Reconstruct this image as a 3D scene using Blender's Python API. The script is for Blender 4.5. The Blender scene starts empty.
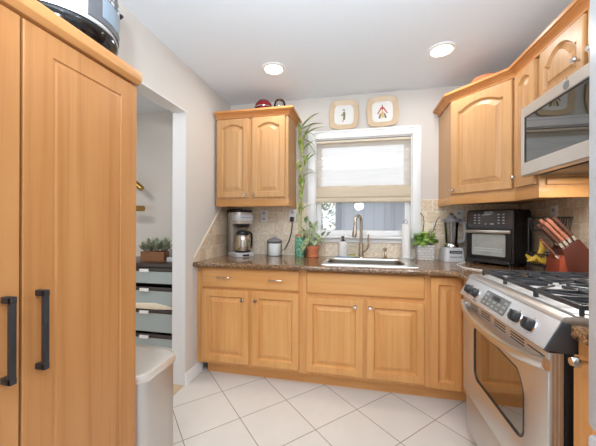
import bpy, bmesh, math, random
from mathutils import Vector, Matrix
random.seed(7)
S = bpy.context.scene
COL = S.collection
PI = math.pi
# ------------------------------------------------------------------ camera
CAMH = 1.2244
cam_data = bpy.data.cameras.new('camera')
cam = bpy.data.objects.new('camera', cam_data); COL.objects.link(cam)
cam_data.sensor_width = 36; cam_data.sensor_fit = 'HORIZONTAL'
cam_data.lens = 284.75 * 36 / 596
cam_data.clip_start = 0.02
cam.matrix_world = Matrix.Translation((0, 0, CAMH)) @ Matrix.Rotation(.2061, 4, 'Z') @ Matrix.Rotation(PI/2 + .0005, 4, 'X') @ Matrix.Rotation(.0034, 4, 'Z')
S.camera = cam
# ------------------------------------------------------------------ world, lights, exposure
w = bpy.data.worlds.new('world'); S.world = w; w.use_nodes = True
bg = w.node_tree.nodes['Background']
bg.inputs[0].default_value = (0.88, 0.95, 1.03, 1)
bg.inputs[1].default_value = 1.4
S.view_settings.view_transform = 'Standard'
S.view_settings.look = 'None'
S.view_settings.gamma = 1
S.view_settings.use_curve_mapping = False
S.view_settings.exposure = -0.12
def area(name, loc, rot, sx, sy, power, color=(1, 1, 1)):
    d = bpy.data.lights.new(name, 'AREA'); d.shape = 'RECTANGLE'; d.size = sx; d.size_y = sy
    d.energy = power; d.color = color
    o = bpy.data.objects.new(name, d); COL.objects.link(o); o.location = loc; o.rotation_euler = rot
    return o
# two recessed ceiling lamps in view; the remaining four are unseen fill lights, added
LAMPS_AND_FILL = [(-.640, 2.12), (.562, 2.12), (-.655, .45), (.562, .45), (-.655, -.5), (.562, -.5)]
for lx, ly in LAMPS_AND_FILL: area('downlight_and_fill', (lx, ly, 2.400), (0, 0, 0), .13, .13, 4.5, (1, .97, .94))
# the photographer's flash, turned up to bounce off the ceiling
sd = bpy.data.lights.new('bounce_flash', 'SPOT'); sd.energy = 315; sd.spot_size = math.radians(172); sd.spot_blend = 1; sd.shadow_soft_size = .087; sd.color = (.87, .96, 1.04)
so = bpy.data.objects.new('bounce_flash', sd); COL.objects.link(so); so.location = (.03, -.35, 1.58)
so.rotation_euler = (Vector((0, .24, .84))).to_track_quat('-Z', 'Y').to_euler()
area('under_microwave_fill', (1.05, 1.42, 1.478), (0, 0, 0), .12, .5, 6, (1, .97, .93))  # added fill light, lifts the dark corner around the cooktop
area('hall_fill', (-2.3, 1.2, 2.38), (0, 0, 0), .4, .4, 15, (1, .97, .93))  # unseen light added to brighten the hall, without a fixture

# ------------------------------------------------------------------ node helpers
def srgb(r, g, b):
    f = lambda c: (c/255/12.92) if c/255 <= .04045 else ((c/255+.055)/1.055)**2.4
    return (f(r), f(g), f(b), 1)
def newmat(name):
    m = bpy.data.materials.new(name); m.use_nodes = True
    nt = m.node_tree; return m, nt, nt.nodes['Principled BSDF']
def N(nt, t, **kw):
    n = nt.nodes.new(t)
    for k, v in kw.items(): setattr(n, k, v)
    return n
def plain(name, col, rough=.5, metal=0, noise=.06, scale=30, bump=0, trans=0, spec=.5, coat=0):
    m, nt, b = newmat(name)
    c = srgb(*col)
    tc = N(nt, 'ShaderNodeTexCoord'); no = N(nt, 'ShaderNodeTexNoise'); no.inputs['Scale'].default_value = scale
    no.inputs['Detail'].default_value = 3
    nt.links.new(tc.outputs['Object'], no.inputs['Vector'])
    mx = N(nt, 'ShaderNodeMix', data_type='RGBA')
    mx.inputs[6].default_value = tuple(x*(1-noise) for x in c[:3])+(1,)
    mx.inputs[7].default_value = tuple(min(1, x*(1+noise)) for x in c[:3])+(1,)
    nt.links.new(no.outputs['Fac'], mx.inputs[0]); nt.links.new(mx.outputs[2], b.inputs['Base Color'])
    b.inputs['Roughness'].default_value = rough; b.inputs['Metallic'].default_value = metal
    b.inputs['Specular IOR Level'].default_value = spec
    b.inputs['Transmission Weight'].default_value = trans
    b.inputs['Coat Weight'].default_value = coat
    if bump:
        bp = N(nt, 'ShaderNodeBump'); bp.inputs['Strength'].default_value = bump; bp.inputs['Distance'].default_value = .01
        nt.links.new(no.outputs['Fac'], bp.inputs['Height']); nt.links.new(bp.outputs[0], b.inputs['Normal'])
    return m
def wood(name, c0, c1, c2, axis='z', rough=.35, fine=60, long=2.2, streak=.35):
    m, nt, b = newmat(name)
    tc = N(nt, 'ShaderNodeTexCoord'); oi = N(nt, 'ShaderNodeObjectInfo')
    ad = N(nt, 'ShaderNodeVectorMath', operation='MULTIPLY_ADD')
    cb = N(nt, 'ShaderNodeCombineXYZ')
    for i in range(3): nt.links.new(oi.outputs['Random'], cb.inputs[i])
    ad.inputs[1].default_value = (7, 7, 7)
    nt.links.new(cb.outputs[0], ad.inputs[0]); nt.links.new(tc.outputs['Object'], ad.inputs[2])
    def mp(s, l):
        n = N(nt, 'ShaderNodeMapping')
        n.inputs['Scale'].default_value = {'z': (s, s, l), 'x': (l, s, s), 'y': (s, l, s)}[axis]
        nt.links.new(ad.outputs[0], n.inputs['Vector']); return n
    n1 = N(nt, 'ShaderNodeTexNoise'); n1.inputs['Scale'].default_value = 1; n1.inputs['Detail'].default_value = 4; n1.inputs['Distortion'].default_value = .6
    nt.links.new(mp(9, .9).outputs[0], n1.inputs['Vector'])
    n2 = N(nt, 'ShaderNodeTexNoise'); n2.inputs['Scale'].default_value = 1; n2.inputs['Detail'].default_value = 5
    nt.links.new(mp(fine, long).outputs[0], n2.inputs['Vector'])
    r1 = N(nt, 'ShaderNodeMapRange'); r1.inputs[1].default_value = .3; r1.inputs[2].default_value = .7
    nt.links.new(n1.outputs['Fac'], r1.inputs[0])
    m1 = N(nt, 'ShaderNodeMix', data_type='RGBA'); m1.inputs[6].default_value = srgb(*c0); m1.inputs[7].default_value = srgb(*c1)
    nt.links.new(r1.outputs[0], m1.inputs[0])
    r2 = N(nt, 'ShaderNodeMapRange'); r2.inputs[1].default_value = .48; r2.inputs[2].default_value = .75; r2.inputs[4].default_value = streak
    nt.links.new(n2.outputs['Fac'], r2.inputs[0])
    m2 = N(nt, 'ShaderNodeMix', data_type='RGBA'); m2.inputs[7].default_value = srgb(*c2)
    nt.links.new(r2.outputs[0], m2.inputs[0]); nt.links.new(m1.outputs[2], m2.inputs[6])
    nt.links.new(m2.outputs[2], b.inputs['Base Color'])
    b.inputs['Roughness'].default_value = rough
    b.inputs['Specular IOR Level'].default_value = .35
    return m
def brick(name, tile0, tile1, grout, bw, bh, mortar, off, plane, rough, rot=0, shift=(0, 0), speck=0, bump=.3, nscale=30):
    m, nt, b = newmat(name)
    tc = N(nt, 'ShaderNodeTexCoord'); sp = N(nt, 'ShaderNodeSeparateXYZ'); cb = N(nt, 'ShaderNodeCombineXYZ')
    nt.links.new(tc.outputs['Object'], sp.inputs[0])
    nt.links.new(sp.outputs[plane[0]], cb.inputs[0]); nt.links.new(sp.outputs[plane[1]], cb.inputs[1])
    mp = N(nt, 'ShaderNodeMapping'); mp.inputs['Rotation'].default_value = (0, 0, rot); mp.inputs['Location'].default_value = (shift[0], shift[1], 0)
    nt.links.new(cb.outputs[0], mp.inputs['Vector'])
    br = N(nt, 'ShaderNodeTexBrick'); br.offset = off; br.squash = 1
    br.inputs['Scale'].default_value = 1; br.inputs['Brick Width'].default_value = bw; br.inputs['Row Height'].default_value = bh
    br.inputs['Mortar Size'].default_value = mortar; br.inputs['Mortar Smooth'].default_value = .2; br.inputs['Bias'].default_value = 0
    br.inputs['Color1'].default_value = srgb(*tile0); br.inputs['Color2'].default_value = srgb(*tile1); br.inputs['Mortar'].default_value = srgb(*grout)
    nt.links.new(mp.outputs[0], br.inputs['Vector'])
    no = N(nt, 'ShaderNodeTexNoise'); no.inputs['Scale'].default_value = nscale; no.inputs['Detail'].default_value = 6
    nt.links.new(tc.outputs['Object'], no.inputs['Vector'])
    r = N(nt, 'ShaderNodeMapRange'); r.inputs[1].default_value = .3; r.inputs[2].default_value = .7; r.inputs[3].default_value = 1-speck; r.inputs[4].default_value = 1+speck*.5
    nt.links.new(no.outputs['Fac'], r.inputs[0])
    mu = N(nt, 'ShaderNodeMix', data_type='RGBA', blend_type='MULTIPLY'); mu.inputs[0].default_value = 1
    nt.links.new(br.outputs['Color'], mu.inputs[6]); nt.links.new(r.outputs[0], mu.inputs[7])
    nt.links.new(mu.outputs[2], b.inputs['Base Color'])
    b.inputs['Roughness'].default_value = rough
    inv = N(nt, 'ShaderNodeMath', operation='SUBTRACT'); inv.inputs[0].default_value = 1
    nt.links.new(br.outputs['Fac'], inv.inputs[1])
    bp = N(nt, 'ShaderNodeBump'); bp.inputs['Strength'].default_value = bump; bp.inputs['Distance'].default_value = .003
    nt.links.new(inv.outputs[0], bp.inputs['Height']); nt.links.new(bp.outputs[0], b.inputs['Normal'])
    return m
def granite(name):
    m, nt, b = newmat(name)
    tc = N(nt, 'ShaderNodeTexCoord')
    v = N(nt, 'ShaderNodeTexVoronoi'); v.inputs['Scale'].default_value = 170
    n = N(nt, 'ShaderNodeTexNoise'); n.inputs['Scale'].default_value = 60; n.inputs['Detail'].default_value = 6
    nt.links.new(tc.outputs['Object'], v.inputs['Vector']); nt.links.new(tc.outputs['Object'], n.inputs['Vector'])
    sp = N(nt, 'ShaderNodeSeparateColor'); nt.links.new(v.outputs['Color'], sp.inputs[0])
    ad = N(nt, 'ShaderNodeMath', operation='ADD'); nt.links.new(sp.outputs[0], ad.inputs[0]); nt.links.new(n.outputs['Fac'], ad.inputs[1])
    hf = N(nt, 'ShaderNodeMath', operation='MULTIPLY'); hf.inputs[1].default_value = .5; nt.links.new(ad.outputs[0], hf.inputs[0])
    cr = N(nt, 'ShaderNodeValToRGB'); e = cr.color_ramp.elements
    e[0].position = .22; e[0].color = srgb(50, 36, 28); e[1].position = .8; e[1].color = srgb(205, 172, 138)
    for p, c in ((.40, (108, 78, 52)), (.55, (150, 116, 80)), (.66, (126, 92, 62))):
        q = e.new(p); q.color = srgb(*c)
    nt.links.new(hf.outputs[0], cr.inputs[0]); nt.links.new(cr.outputs[0], b.inputs['Base Color'])
    b.inputs['Roughness'].default_value = .1; b.inputs['Specular IOR Level'].default_value = .7
    return m
def steel(name, col=(200, 198, 195), rough=.28, axis='x', metal=1.0):
    m, nt, b = newmat(name)
    tc = N(nt, 'ShaderNodeTexCoord'); mp = N(nt, 'ShaderNodeMapping')
    mp.inputs['Scale'].default_value = {'x': (2, 300, 300), 'y': (300, 2, 300), 'z': (300, 300, 2)}[axis]
    no = N(nt, 'ShaderNodeTexNoise'); no.inputs['Scale'].default_value = 1
    nt.links.new(tc.outputs['Object'], mp.inputs[0]); nt.links.new(mp.outputs[0], no.inputs['Vector'])
    r = N(nt, 'ShaderNodeMapRange'); r.inputs[3].default_value = rough*.96; r.inputs[4].default_value = rough*1.04
    nt.links.new(no.outputs['Fac'], r.inputs[0]); nt.links.new(r.outputs[0], b.inputs['Roughness'])
    b.inputs['Base Color'].default_value = srgb(*col); b.inputs['Metallic'].default_value = metal
    return m
def emit(name, col, st):
    m, nt, b = newmat(name)
    b.inputs['Base Color'].default_value = srgb(*col); b.inputs['Emission Color'].default_value = srgb(*col); b.inputs['Emission Strength'].default_value = st
    return m
def clear_glass(name, tint=(1, 1, 1), refl=.0, rough=.02):
    m, nt, b = newmat(name)
    tr = N(nt, 'ShaderNodeBsdfTransparent'); tr.inputs[0].default_value = tint + (1,)
    gl = N(nt, 'ShaderNodeBsdfGlossy'); gl.inputs['Roughness'].default_value = rough
    fr = N(nt, 'ShaderNodeFresnel'); fr.inputs['IOR'].default_value = 1.4
    ad = N(nt, 'ShaderNodeMath', operation='ADD'); ad.inputs[1].default_value = refl; ad.use_clamp = True
    nt.links.new(fr.outputs[0], ad.inputs[0])
    mx = N(nt, 'ShaderNodeMixShader')
    nt.links.new(ad.outputs[0], mx.inputs[0]); nt.links.new(tr.outputs[0], mx.inputs[1]); nt.links.new(gl.outputs[0], mx.inputs[2])
    nt.links.new(mx.outputs[0], nt.nodes['Material Output'].inputs['Surface'])
    return m
def sheer(name, col, see, tl=.5):
    m, nt, b = newmat(name)
    tc = N(nt, 'ShaderNodeTexCoord'); mp = N(nt, 'ShaderNodeMapping'); mp.inputs['Scale'].default_value = (3, 3, 90)
    no = N(nt, 'ShaderNodeTexNoise'); no.inputs['Scale'].default_value = 1; no.inputs['Detail'].default_value = 3
    nt.links.new(tc.outputs['Object'], mp.inputs[0]); nt.links.new(mp.outputs[0], no.inputs['Vector'])
    mc = N(nt, 'ShaderNodeMix', data_type='RGBA'); c = srgb(*col)
    mc.inputs[6].default_value = tuple(x*.82 for x in c[:3])+(1,); mc.inputs[7].default_value = tuple(min(1, x*1.1) for x in c[:3])+(1,)
    nt.links.new(no.outputs['Fac'], mc.inputs[0])
    df = N(nt, 'ShaderNodeBsdfDiffuse'); t = N(nt, 'ShaderNodeBsdfTranslucent'); tr = N(nt, 'ShaderNodeBsdfTransparent')
    nt.links.new(mc.outputs[2], df.inputs[0]); nt.links.new(mc.outputs[2], t.inputs[0])
    m1 = N(nt, 'ShaderNodeMixShader'); m1.inputs[0].default_value = tl
    nt.links.new(df.outputs[0], m1.inputs[1]); nt.links.new(t.outputs[0], m1.inputs[2])
    m2 = N(nt, 'ShaderNodeMixShader'); m2.inputs[0].default_value = see
    nt.links.new(m1.outputs[0], m2.inputs[1]); nt.links.new(tr.outputs[0], m2.inputs[2])
    nt.links.new(m2.outputs[0], nt.nodes['Material Output'].inputs['Surface'])
    return m
def leafmat(name, c0, c1, sc=25):
    m, nt, b = newmat(name)
    tc = N(nt, 'ShaderNodeTexCoord'); no = N(nt, 'ShaderNodeTexNoise'); no.inputs['Scale'].default_value = sc
    nt.links.new(tc.outputs['Object'], no.inputs['Vector'])
    cr = N(nt, 'ShaderNodeValToRGB'); e = cr.color_ramp.elements
    e[0].position = .38; e[0].color = srgb(*c0); e[1].position = .62; e[1].color = srgb(*c1)
    nt.links.new(no.outputs['Fac'], cr.inputs[0]); nt.links.new(cr.outputs[0], b.inputs['Base Color'])
    b.inputs['Roughness'].default_value = .4
    return m

M = {}
M['maple'] = wood('maple_upright', (222, 166, 104), (212, 150, 88), (192, 126, 66), 'z', streak=.42)
M['maple_x'] = wood('maple_level', (222, 166, 104), (212, 150, 88), (192, 126, 66), 'x', streak=.3)
M['maple_y'] = wood('maple_deep', (222, 166, 104), (212, 150, 88), (192, 126, 66), 'y', streak=.3)
M['pale'] = wood('maple_pale_upright', (205, 160, 112), (195, 148, 99), (168, 117, 68), 'z', streak=.4)
M['pale_x'] = wood('maple_pale_level', (208, 156, 100), (198, 142, 84), (180, 122, 66), 'x', streak=.25)
M['pale_y'] = wood('maple_pale_deep', (208, 156, 100), (198, 142, 84), (180, 122, 66), 'y', streak=.25)
M['crown'] = wood('crown_level', (214, 152, 94), (200, 134, 76), (178, 110, 58), 'x', streak=.3)
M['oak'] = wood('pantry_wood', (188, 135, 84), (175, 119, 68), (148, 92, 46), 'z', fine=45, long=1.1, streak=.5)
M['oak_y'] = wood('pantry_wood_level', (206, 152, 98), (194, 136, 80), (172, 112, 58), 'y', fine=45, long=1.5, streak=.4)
M['wall'] = plain('wall_paint', (214, 208, 201), .7, noise=.015, scale=60)
M['ceil'] = plain('ceiling_paint', (234, 241, 248), .8, noise=.01)
M['white'] = plain('white_paint', (238, 238, 238), .35, noise=.01)
M['granite'] = granite('brown_granite')
M['floor'] = brick('floor_tile', (212, 207, 199), (217, 212, 205), (140, 126, 112), .3385, .3385, .0028, 0, (0, 1), .28, rot=PI/4, shift=(0, 0), speck=.03, bump=.15, nscale=8)
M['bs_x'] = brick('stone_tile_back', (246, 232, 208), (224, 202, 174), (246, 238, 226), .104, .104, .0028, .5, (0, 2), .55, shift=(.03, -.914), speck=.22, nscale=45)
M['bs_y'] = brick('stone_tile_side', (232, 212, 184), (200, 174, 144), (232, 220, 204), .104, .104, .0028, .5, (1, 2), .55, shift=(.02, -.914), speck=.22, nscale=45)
M['steel_y'] = steel('brushed_steel_y', (214, 211, 208), .42, 'y')
M['handle_steel'] = steel('handle_steel', (220, 218, 216), .28, 'y')
M['steel_z'] = steel('brushed_steel_z', (206, 202, 198), .4, 'z')
M['steel_x'] = steel('brushed_steel_x', (205, 203, 200), .28, 'x')
M['nickel'] = steel('satin_nickel', (196, 182, 165), .25, 'z')
M['chrome'] = steel('chrome', (215, 215, 215), .12, 'z')
M['sink'] = steel('sink_steel', (226, 224, 220), .3, 'x', 1)
M['brass'] = steel('brass', (176, 142, 80), .3, 'z')
M['black'] = plain('black_plastic', (26, 26, 28), .35)
M['blackgloss'] = plain('black_gloss', (16, 16, 18), .12)
M['housing_black'] = plain('housing_black', (24, 24, 26), .5, noise=.3, scale=200, spec=.3)
M['iron'] = plain('cast_iron', (46, 49, 54), .3, bump=.1, scale=200)
M['enamel'] = plain('black_enamel', (20, 20, 22), .3, noise=.3, scale=300)
M['hatblk'] = plain('matte_black', (40, 40, 42), .45, noise=.1)
M['mirror_glass'] = steel('oven_glass', (158, 150, 140), .03, 'z')
M['mw_glass'] = steel('microwave_glass', (112, 112, 110), .02, 'z')
M['glass'] = clear_glass('clear_glass')
M['pane'] = clear_glass('window_pane', refl=.05, rough=.005)
M['dial'] = plain('grey_plastic', (120, 120, 122), .4)
M['silver'] = plain('silver_paint', (196, 197, 200), .35, noise=.02)
M['greyplastic'] = plain('mid_grey', (150, 150, 152), .4)
M['whiteplastic'] = plain('white_plastic', (236, 234, 230), .35, noise=.01)
M['paper'] = plain('paper_towel', (238, 236, 234), .9, noise=.02, bump=.1, scale=120)
M['terra'] = plain('terracotta', (208, 130, 88), .8, noise=.1)
M['soil'] = plain('soil', (70, 50, 36), .95, noise=.4, scale=120)
M['shade'] = sheer('blind_fabric', (242, 226, 202), .60, .55)
M['shade_fold'] = sheer('blind_fold', (246, 234, 214), .12, .45)
M['frost'] = plain('frosted_glass', (164, 174, 172), .25, noise=.03, scale=8)
M['espresso'] = plain('espresso_wood', (58, 46, 40), .3, noise=.15)
M['leaf'] = leafmat('green_leaf', (116, 170, 66), (196, 220, 122))
M['leaf_var'] = leafmat('variegated_leaf', (104, 138, 84), (200, 208, 168), 60)
M['leaf_pale'] = leafmat('bamboo_leaf', (112, 142, 62), (176, 184, 104))
M['succ'] = leafmat('succulent_leaf', (136, 158, 132), (190, 182, 160))
M['stem'] = plain('pale_stem', (196, 202, 144), .5, noise=.15)
M['twig'] = plain('dark_twig', (78, 50, 42), .7, noise=.15)
M['cherry'] = wood('cherry_block', (150, 68, 44), (128, 52, 34), (96, 38, 26), 'z', streak=.4)
M['darkcherry'] = wood('dark_block', (96, 48, 36), (80, 38, 30), (60, 28, 22), 'z', streak=.4)
M['handle'] = plain('knife_handle', (172, 108, 84), .4, noise=.25, scale=80)
M['banana'] = plain('banana', (232, 196, 74), .5, noise=.08, scale=30)
M['wire'] = plain('dark_wire', (74, 74, 74), .4, metal=.5)
M['outside'] = None

# ------------------------------------------------------------------ mesh helpers
class MB:
    def __init__(s): s.bm = bmesh.new()
    def _add(s, vs, fs, mat=None):
        bv = [s.bm.verts.new(mat @ Vector(v) if mat else v) for v in vs]
        for f in fs:
            try: s.bm.faces.new([bv[i] for i in f])
            except ValueError: pass
        return bv
    def box(s, x0, x1, y0, y1, z0, z1, bev=0, seg=2, mat=None):
        vs = [(x, y, z) for x in (x0, x1) for y in (y0, y1) for z in (z0, z1)]
        t = bmesh.new(); bv = [t.verts.new(v) for v in vs]
        for f in ((0, 1, 3, 2), (4, 6, 7, 5), (0, 4, 5, 1), (2, 3, 7, 6), (0, 2, 6, 4), (1, 5, 7, 3)): t.faces.new([bv[i] for i in f])
        if bev: bmesh.ops.bevel(t, geom=t.edges[:], offset=bev, segments=seg, affect='EDGES', profile=.5)
        return s.merge(t, mat)
    def merge(s, t, mat=None):
        t.verts.index_update()
        s._add([v.co.copy() for v in t.verts], [[v.index for v in f.verts] for f in t.faces], mat); t.free(); return s
    def loft(s, loops, cap0=True, cap1=True, closed=True, mat=None):
        n = len(loops[0]); vs = [p for l in loops for p in l]; fs = []
        for i in range(len(loops)-1):
            for j in range(n if closed else n-1):
                k = (j+1) % n; fs.append((i*n+j, i*n+k, (i+1)*n+k, (i+1)*n+j))
        if cap0: fs.append(tuple(range(n))[::-1])
        if cap1: fs.append(tuple((len(loops)-1)*n+j for j in range(n)))
        s._add(vs, fs, mat); return s
    def prism(s, pts, axis, a0, a1, bev=0, mat=None):
        def P(p, a): return {'z': (p[0], p[1], a), 'y': (p[0], a, p[1]), 'x': (a, p[0], p[1])}[axis]
        t = MB(); t.loft([[P(p, a0) for p in pts], [P(p, a1) for p in pts]])
        bmesh.ops.recalc_face_normals(t.bm, faces=t.bm.faces[:])
        if bev: bmesh.ops.bevel(t.bm, geom=t.bm.edges[:], offset=bev, segments=2, affect='EDGES', profile=.5)
        return s.merge(t.bm, mat)
    def lathe(s, prof, c=(0, 0, 0), seg=24, mat=None, sx=1, sy=1):
        loops = [[(c[0]+r*sx*math.cos(2*PI*i/seg), c[1]+r*sy*math.sin(2*PI*i/seg), c[2]+z) for i in range(seg)] for r, z in prof]
        return s.loft(loops, prof[0][0] > 0, prof[-1][0] > 0, mat=mat)
    def tube(s, pts, r, seg=8, closed=False, mat=None, flat=1):
        pts = [Vector(p) for p in pts]; n = len(pts)
        rs = r if isinstance(r, (list, tuple)) else [r]*n
        loops = []; up = None
        for i in range(n):
            if closed: t = pts[(i+1) % n]-pts[i-1]
            else: t = pts[min(i+1, n-1)]-pts[max(i-1, 0)]
            t.normalize()
            if up is None:
                up = Vector((0, 0, 1)) if abs(t.z) < .9 else Vector((1, 0, 0))
            u = up - t*up.dot(t)
            if u.length < 1e-6: u = t.orthogonal()
            u.normalize(); up = u; v = t.cross(u)
            loops.append([pts[i]+(u*math.cos(2*PI*k/seg)*flat+v*math.sin(2*PI*k/seg))*rs[i] for k in range(seg)])
        if closed: loops.append(loops[0])
        return s.loft(loops, not closed, not closed, mat=mat)
    def rod(s, a, b, r, seg=10, r2=None): return s.tube([a, b], [r, r if r2 is None else r2], seg)
    def ball(s, c, r, seg=14, sq=(1, 1, 1)):
        m = seg//2
        prof = [(max(1e-4, r*math.sin(PI*i/m)), -r*math.cos(PI*i/m)) for i in range(m+1)]
        loops = [[(c[0]+q*sq[0]*math.cos(2*PI*k/seg), c[1]+q*sq[1]*math.sin(2*PI*k/seg), c[2]+z*sq[2]) for k in range(seg)] for q, z in prof]
        return s.loft(loops)
    def leaf(s, base, tip, width, sag=.0, n=6, side=None, fold=.15):
        b = Vector(base); t = Vector(tip); d = t-b; L = d.length
        sd = Vector(side) if side else d.cross(Vector((0, 0, 1)))
        if sd.length < 1e-5: sd = Vector((1, 0, 0))
        sd.normalize(); nr = sd.cross(d).normalized()
        vs = []; fs = []
        for i in range(n+1):
            u = i/n; c = b+d*u+nr*(sag*L*4*u*(1-u))
            wd = width*.5*(math.sin(PI*min(1, u*.92+.08))**.8)*(1-u**4) + .0004
            vs += [c-sd*wd+nr*wd*fold, c, c+sd*wd+nr*wd*fold]
        for i in range(n):
            a = i*3; fs += [(a, a+1, a+4, a+3), (a+1, a+2, a+5, a+4)]
        s._add(vs, fs); return s

INV = {}
def part(mb, name, mat, parent=None, world=False, label=None, sharp=.6, kind=None, recalc=True):
    bm = mb.bm
    if world and parent is not None:
        root = parent
        while root.parent: root = root.parent
        bmesh.ops.transform(bm, matrix=INV[root.name], verts=bm.verts[:])
    if recalc: bmesh.ops.recalc_face_normals(bm, faces=bm.faces[:])
    for f in bm.faces: f.smooth = True
    for e in bm.edges:
        if len(e.link_faces) == 2:
            e.smooth = e.calc_face_angle(0) < sharp
    me = bpy.data.meshes.new(name); bm.to_mesh(me); bm.free()
    if mat is not None:
        me.materials.append(M[mat] if isinstance(mat, str) else mat)
    o = bpy.data.objects.new(name, me); COL.objects.link(o)
    if parent is not None: o.parent = parent
    if label: o['label'] = label
    if kind: o['kind'] = kind
    return o
def thing(name, label, cat, loc=(0, 0, 0), rz=0, group=None):
    o = bpy.data.objects.new(name, None); COL.objects.link(o); o.empty_display_size = .05
    o.location = loc; o.rotation_euler = (0, 0, rz)
    o['label'] = label; o['category'] = cat
    if group: o['group'] = group
    INV[o.name] = (Matrix.Translation(loc) @ Matrix.Rotation(rz, 4, 'Z')).inverted()
    return o
def tag(o, label, cat, group=None):
    o['label'] = label; o['category'] = cat
    if group: o['group'] = group
    return o
def struct(mb, name, mat):
    return part(mb, name, mat, kind='structure')
def copy_tree(o, parent=None):
    c = o.copy(); COL.objects.link(c); c.parent = parent
    for ch in list(o.children): copy_tree(ch, c)
    return c
def rrect(x0, x1, y0, y1, r, n=5):
    pts = []
    for cx, cy, a in ((x1-r, y1-r, 0), (x0+r, y1-r, PI/2), (x0+r, y0+r, PI), (x1-r, y0+r, 3*PI/2)):
        for i in range(n+1):
            t = a+PI/2*i/n; pts.append((cx+r*math.cos(t), cy+r*math.sin(t)))
    return pts
def frame_at(origin, xdir):
    """local x along xdir, local -y is the outward face, z up"""
    x = Vector(xdir).normalized(); z = Vector((0, 0, 1)); y = z.cross(x)
    m = Matrix((x, y, z)).transposed().to_4x4(); m.translation = Vector(origin); return m

def raised_door(mb, w_, h_, t, mat, arch=0, stile=.058, bev=.028):
    """raised-panel door, x 0..w, z 0..h, back at y 0, face at y -t"""
    n = 15
    def loop(ins, y, rise):
        L = [(ins, y, ins), (w_-ins, y, ins)]
        zt = h_-ins
        for i in range(n):
            u = 1-i/(n-1); x = ins+(w_-2*ins)*u
            k = abs(2*u-1)
            d = 0 if rise == 0 else rise*(min(1, k/.86)**2)
            L.append((x, y, zt-d))
        return L
    f = -t
    loops = [loop(0, 0, 0), loop(0, f+.004, 0), loop(.004, f, 0), loop(stile-.010, f, arch), loop(stile-.008, f+.004, arch),
             loop(stile, f+.0165, arch), loop(stile+.004, f+.0165, arch), loop(stile+.004+bev, f+.003, arch*.97), loop(stile+.005+bev, f+.0005, arch*.97)]
    mb.loft(loops, True, True, mat=mat)
def slab_front(mb, w_, h_, t, mat):
    f = -t
    L = lambda i, y: [(i, y, i), (w_-i, y, i), (w_-i, y, h_-i), (i, y, h_-i)]
    mb.loft([L(0, 0), L(0, f+.009), L(.003, f+.006), L(.010, f+.001), L(.014, f)], mat=mat)
def knob(mb, mat, r=.015, out=.028):
    prof = [(.006, 0), (.0055, .010), (.008, out*.5), (r, out*.62), (r, out*.8), (r*.7, out), (.0001, out)]
    rot = mat @ Matrix.Rotation(PI/2, 4, 'X')
    mb.lathe(prof, seg=16, mat=rot)
def barpull(mb, mat, L=.11):
    pts = [(-L/2, 0, 0), (-L/2+.004, -.018, 0), (-L/2+.016, -.024, 0), (L/2-.016, -.024, 0), (L/2-.004, -.018, 0), (L/2, 0, 0)]
    mb.tube(pts, .0048, 8, mat=mat)
def offset_path(path, normals_left):
    """miter vectors for outward offset 1 on an open plan path; outward is to the right of travel if normals_left False"""
    P = [Vector((p[0], p[1])) for p in path]; out = []
    segs = []
    for i in range(len(P)-1):
        d = (P[i+1]-P[i]).normalized(); nrm = Vector((d.y, -d.x)); segs.append(-nrm if normals_left else nrm)
    for i in range(len(P)):
        if i == 0: m = segs[0]
        elif i == len(P)-1: m = segs[-1]
        else:
            b = (segs[i-1]+segs[i]).normalized(); m = b/max(.2, b.dot(segs[i]))
        out.append(m)
    return P, out
def crown(mb, path, prof, i0, i1, left=False):
    P, O = offset_path(path, left)
    loops = [[(P[i].x+O[i].x*o, P[i].y+O[i].y*o, z) for o, z in prof] for i in range(i0, i1+1)]
    mb.loft(loops)
CROWN = [(-.005, 2.153), (.010, 2.153), (.010, 2.161), (.004, 2.163), (.006, 2.169), (.013, 2.179), (.026, 2.187), (.036, 2.189), (.036, 2.194), (.050, 2.195), (.052, 2.21), (-.005, 2.21)]

# ================================================================== the setting
XL, XR, YB, ZC, CT = -1.27, 1.31, 2.70, 2.42, .914
YF = 2.095          # base cabinet face frame
struct(MB().box(XL, 2.2, -.8, YB+.12, -.05, 0), 'floor', 'floor')
M['hallfloor'] = wood('hall_floor', (206, 178, 146), (196, 166, 132), (176, 146, 112), 'y', streak=.3)
struct(MB().box(-3.4, XL, -.8, YB+.12, -.05, 0), 'floor_hall', 'hallfloor')
struct(MB().box(-3.4, 2.2, -.8, YB+.12, ZC, ZC+.06), 'ceiling', 'ceil')
# back wall with the window opening
WX0, WX1, WZ0, WZ1 = -.398, .476, 1.09, 2.02
b = MB()
b.box(-3.4, WX0, YB, YB+.12, 0, ZC); b.box(WX1, 2.2, YB, YB+.12, 0, ZC)
b.box(WX0, WX1, YB, YB+.12, 0, WZ0); b.box(WX0, WX1, YB, YB+.12, WZ1, ZC)
struct(b, 'wall_back', 'wall')
# left wall with the doorway
DY0, DY1, DZ = 1.30, 1.935, 2.07
b = MB()
b.box(XL-.105, XL, DY1, YB, 0, ZC); b.box(XL-.105, XL, -.8, DY0, 0, ZC); b.box(XL-.105, XL, DY0, DY1, DZ, ZC)
struct(b, 'wall_left', 'wall')
struct(MB().box(XR, XR+.1, -.8, YB, 0, ZC), 'wall_right', 'wall')
struct(MB().box(-3.4, -3.3, -.2, YB, 0, ZC), 'wall_hall', 'wall')
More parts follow.
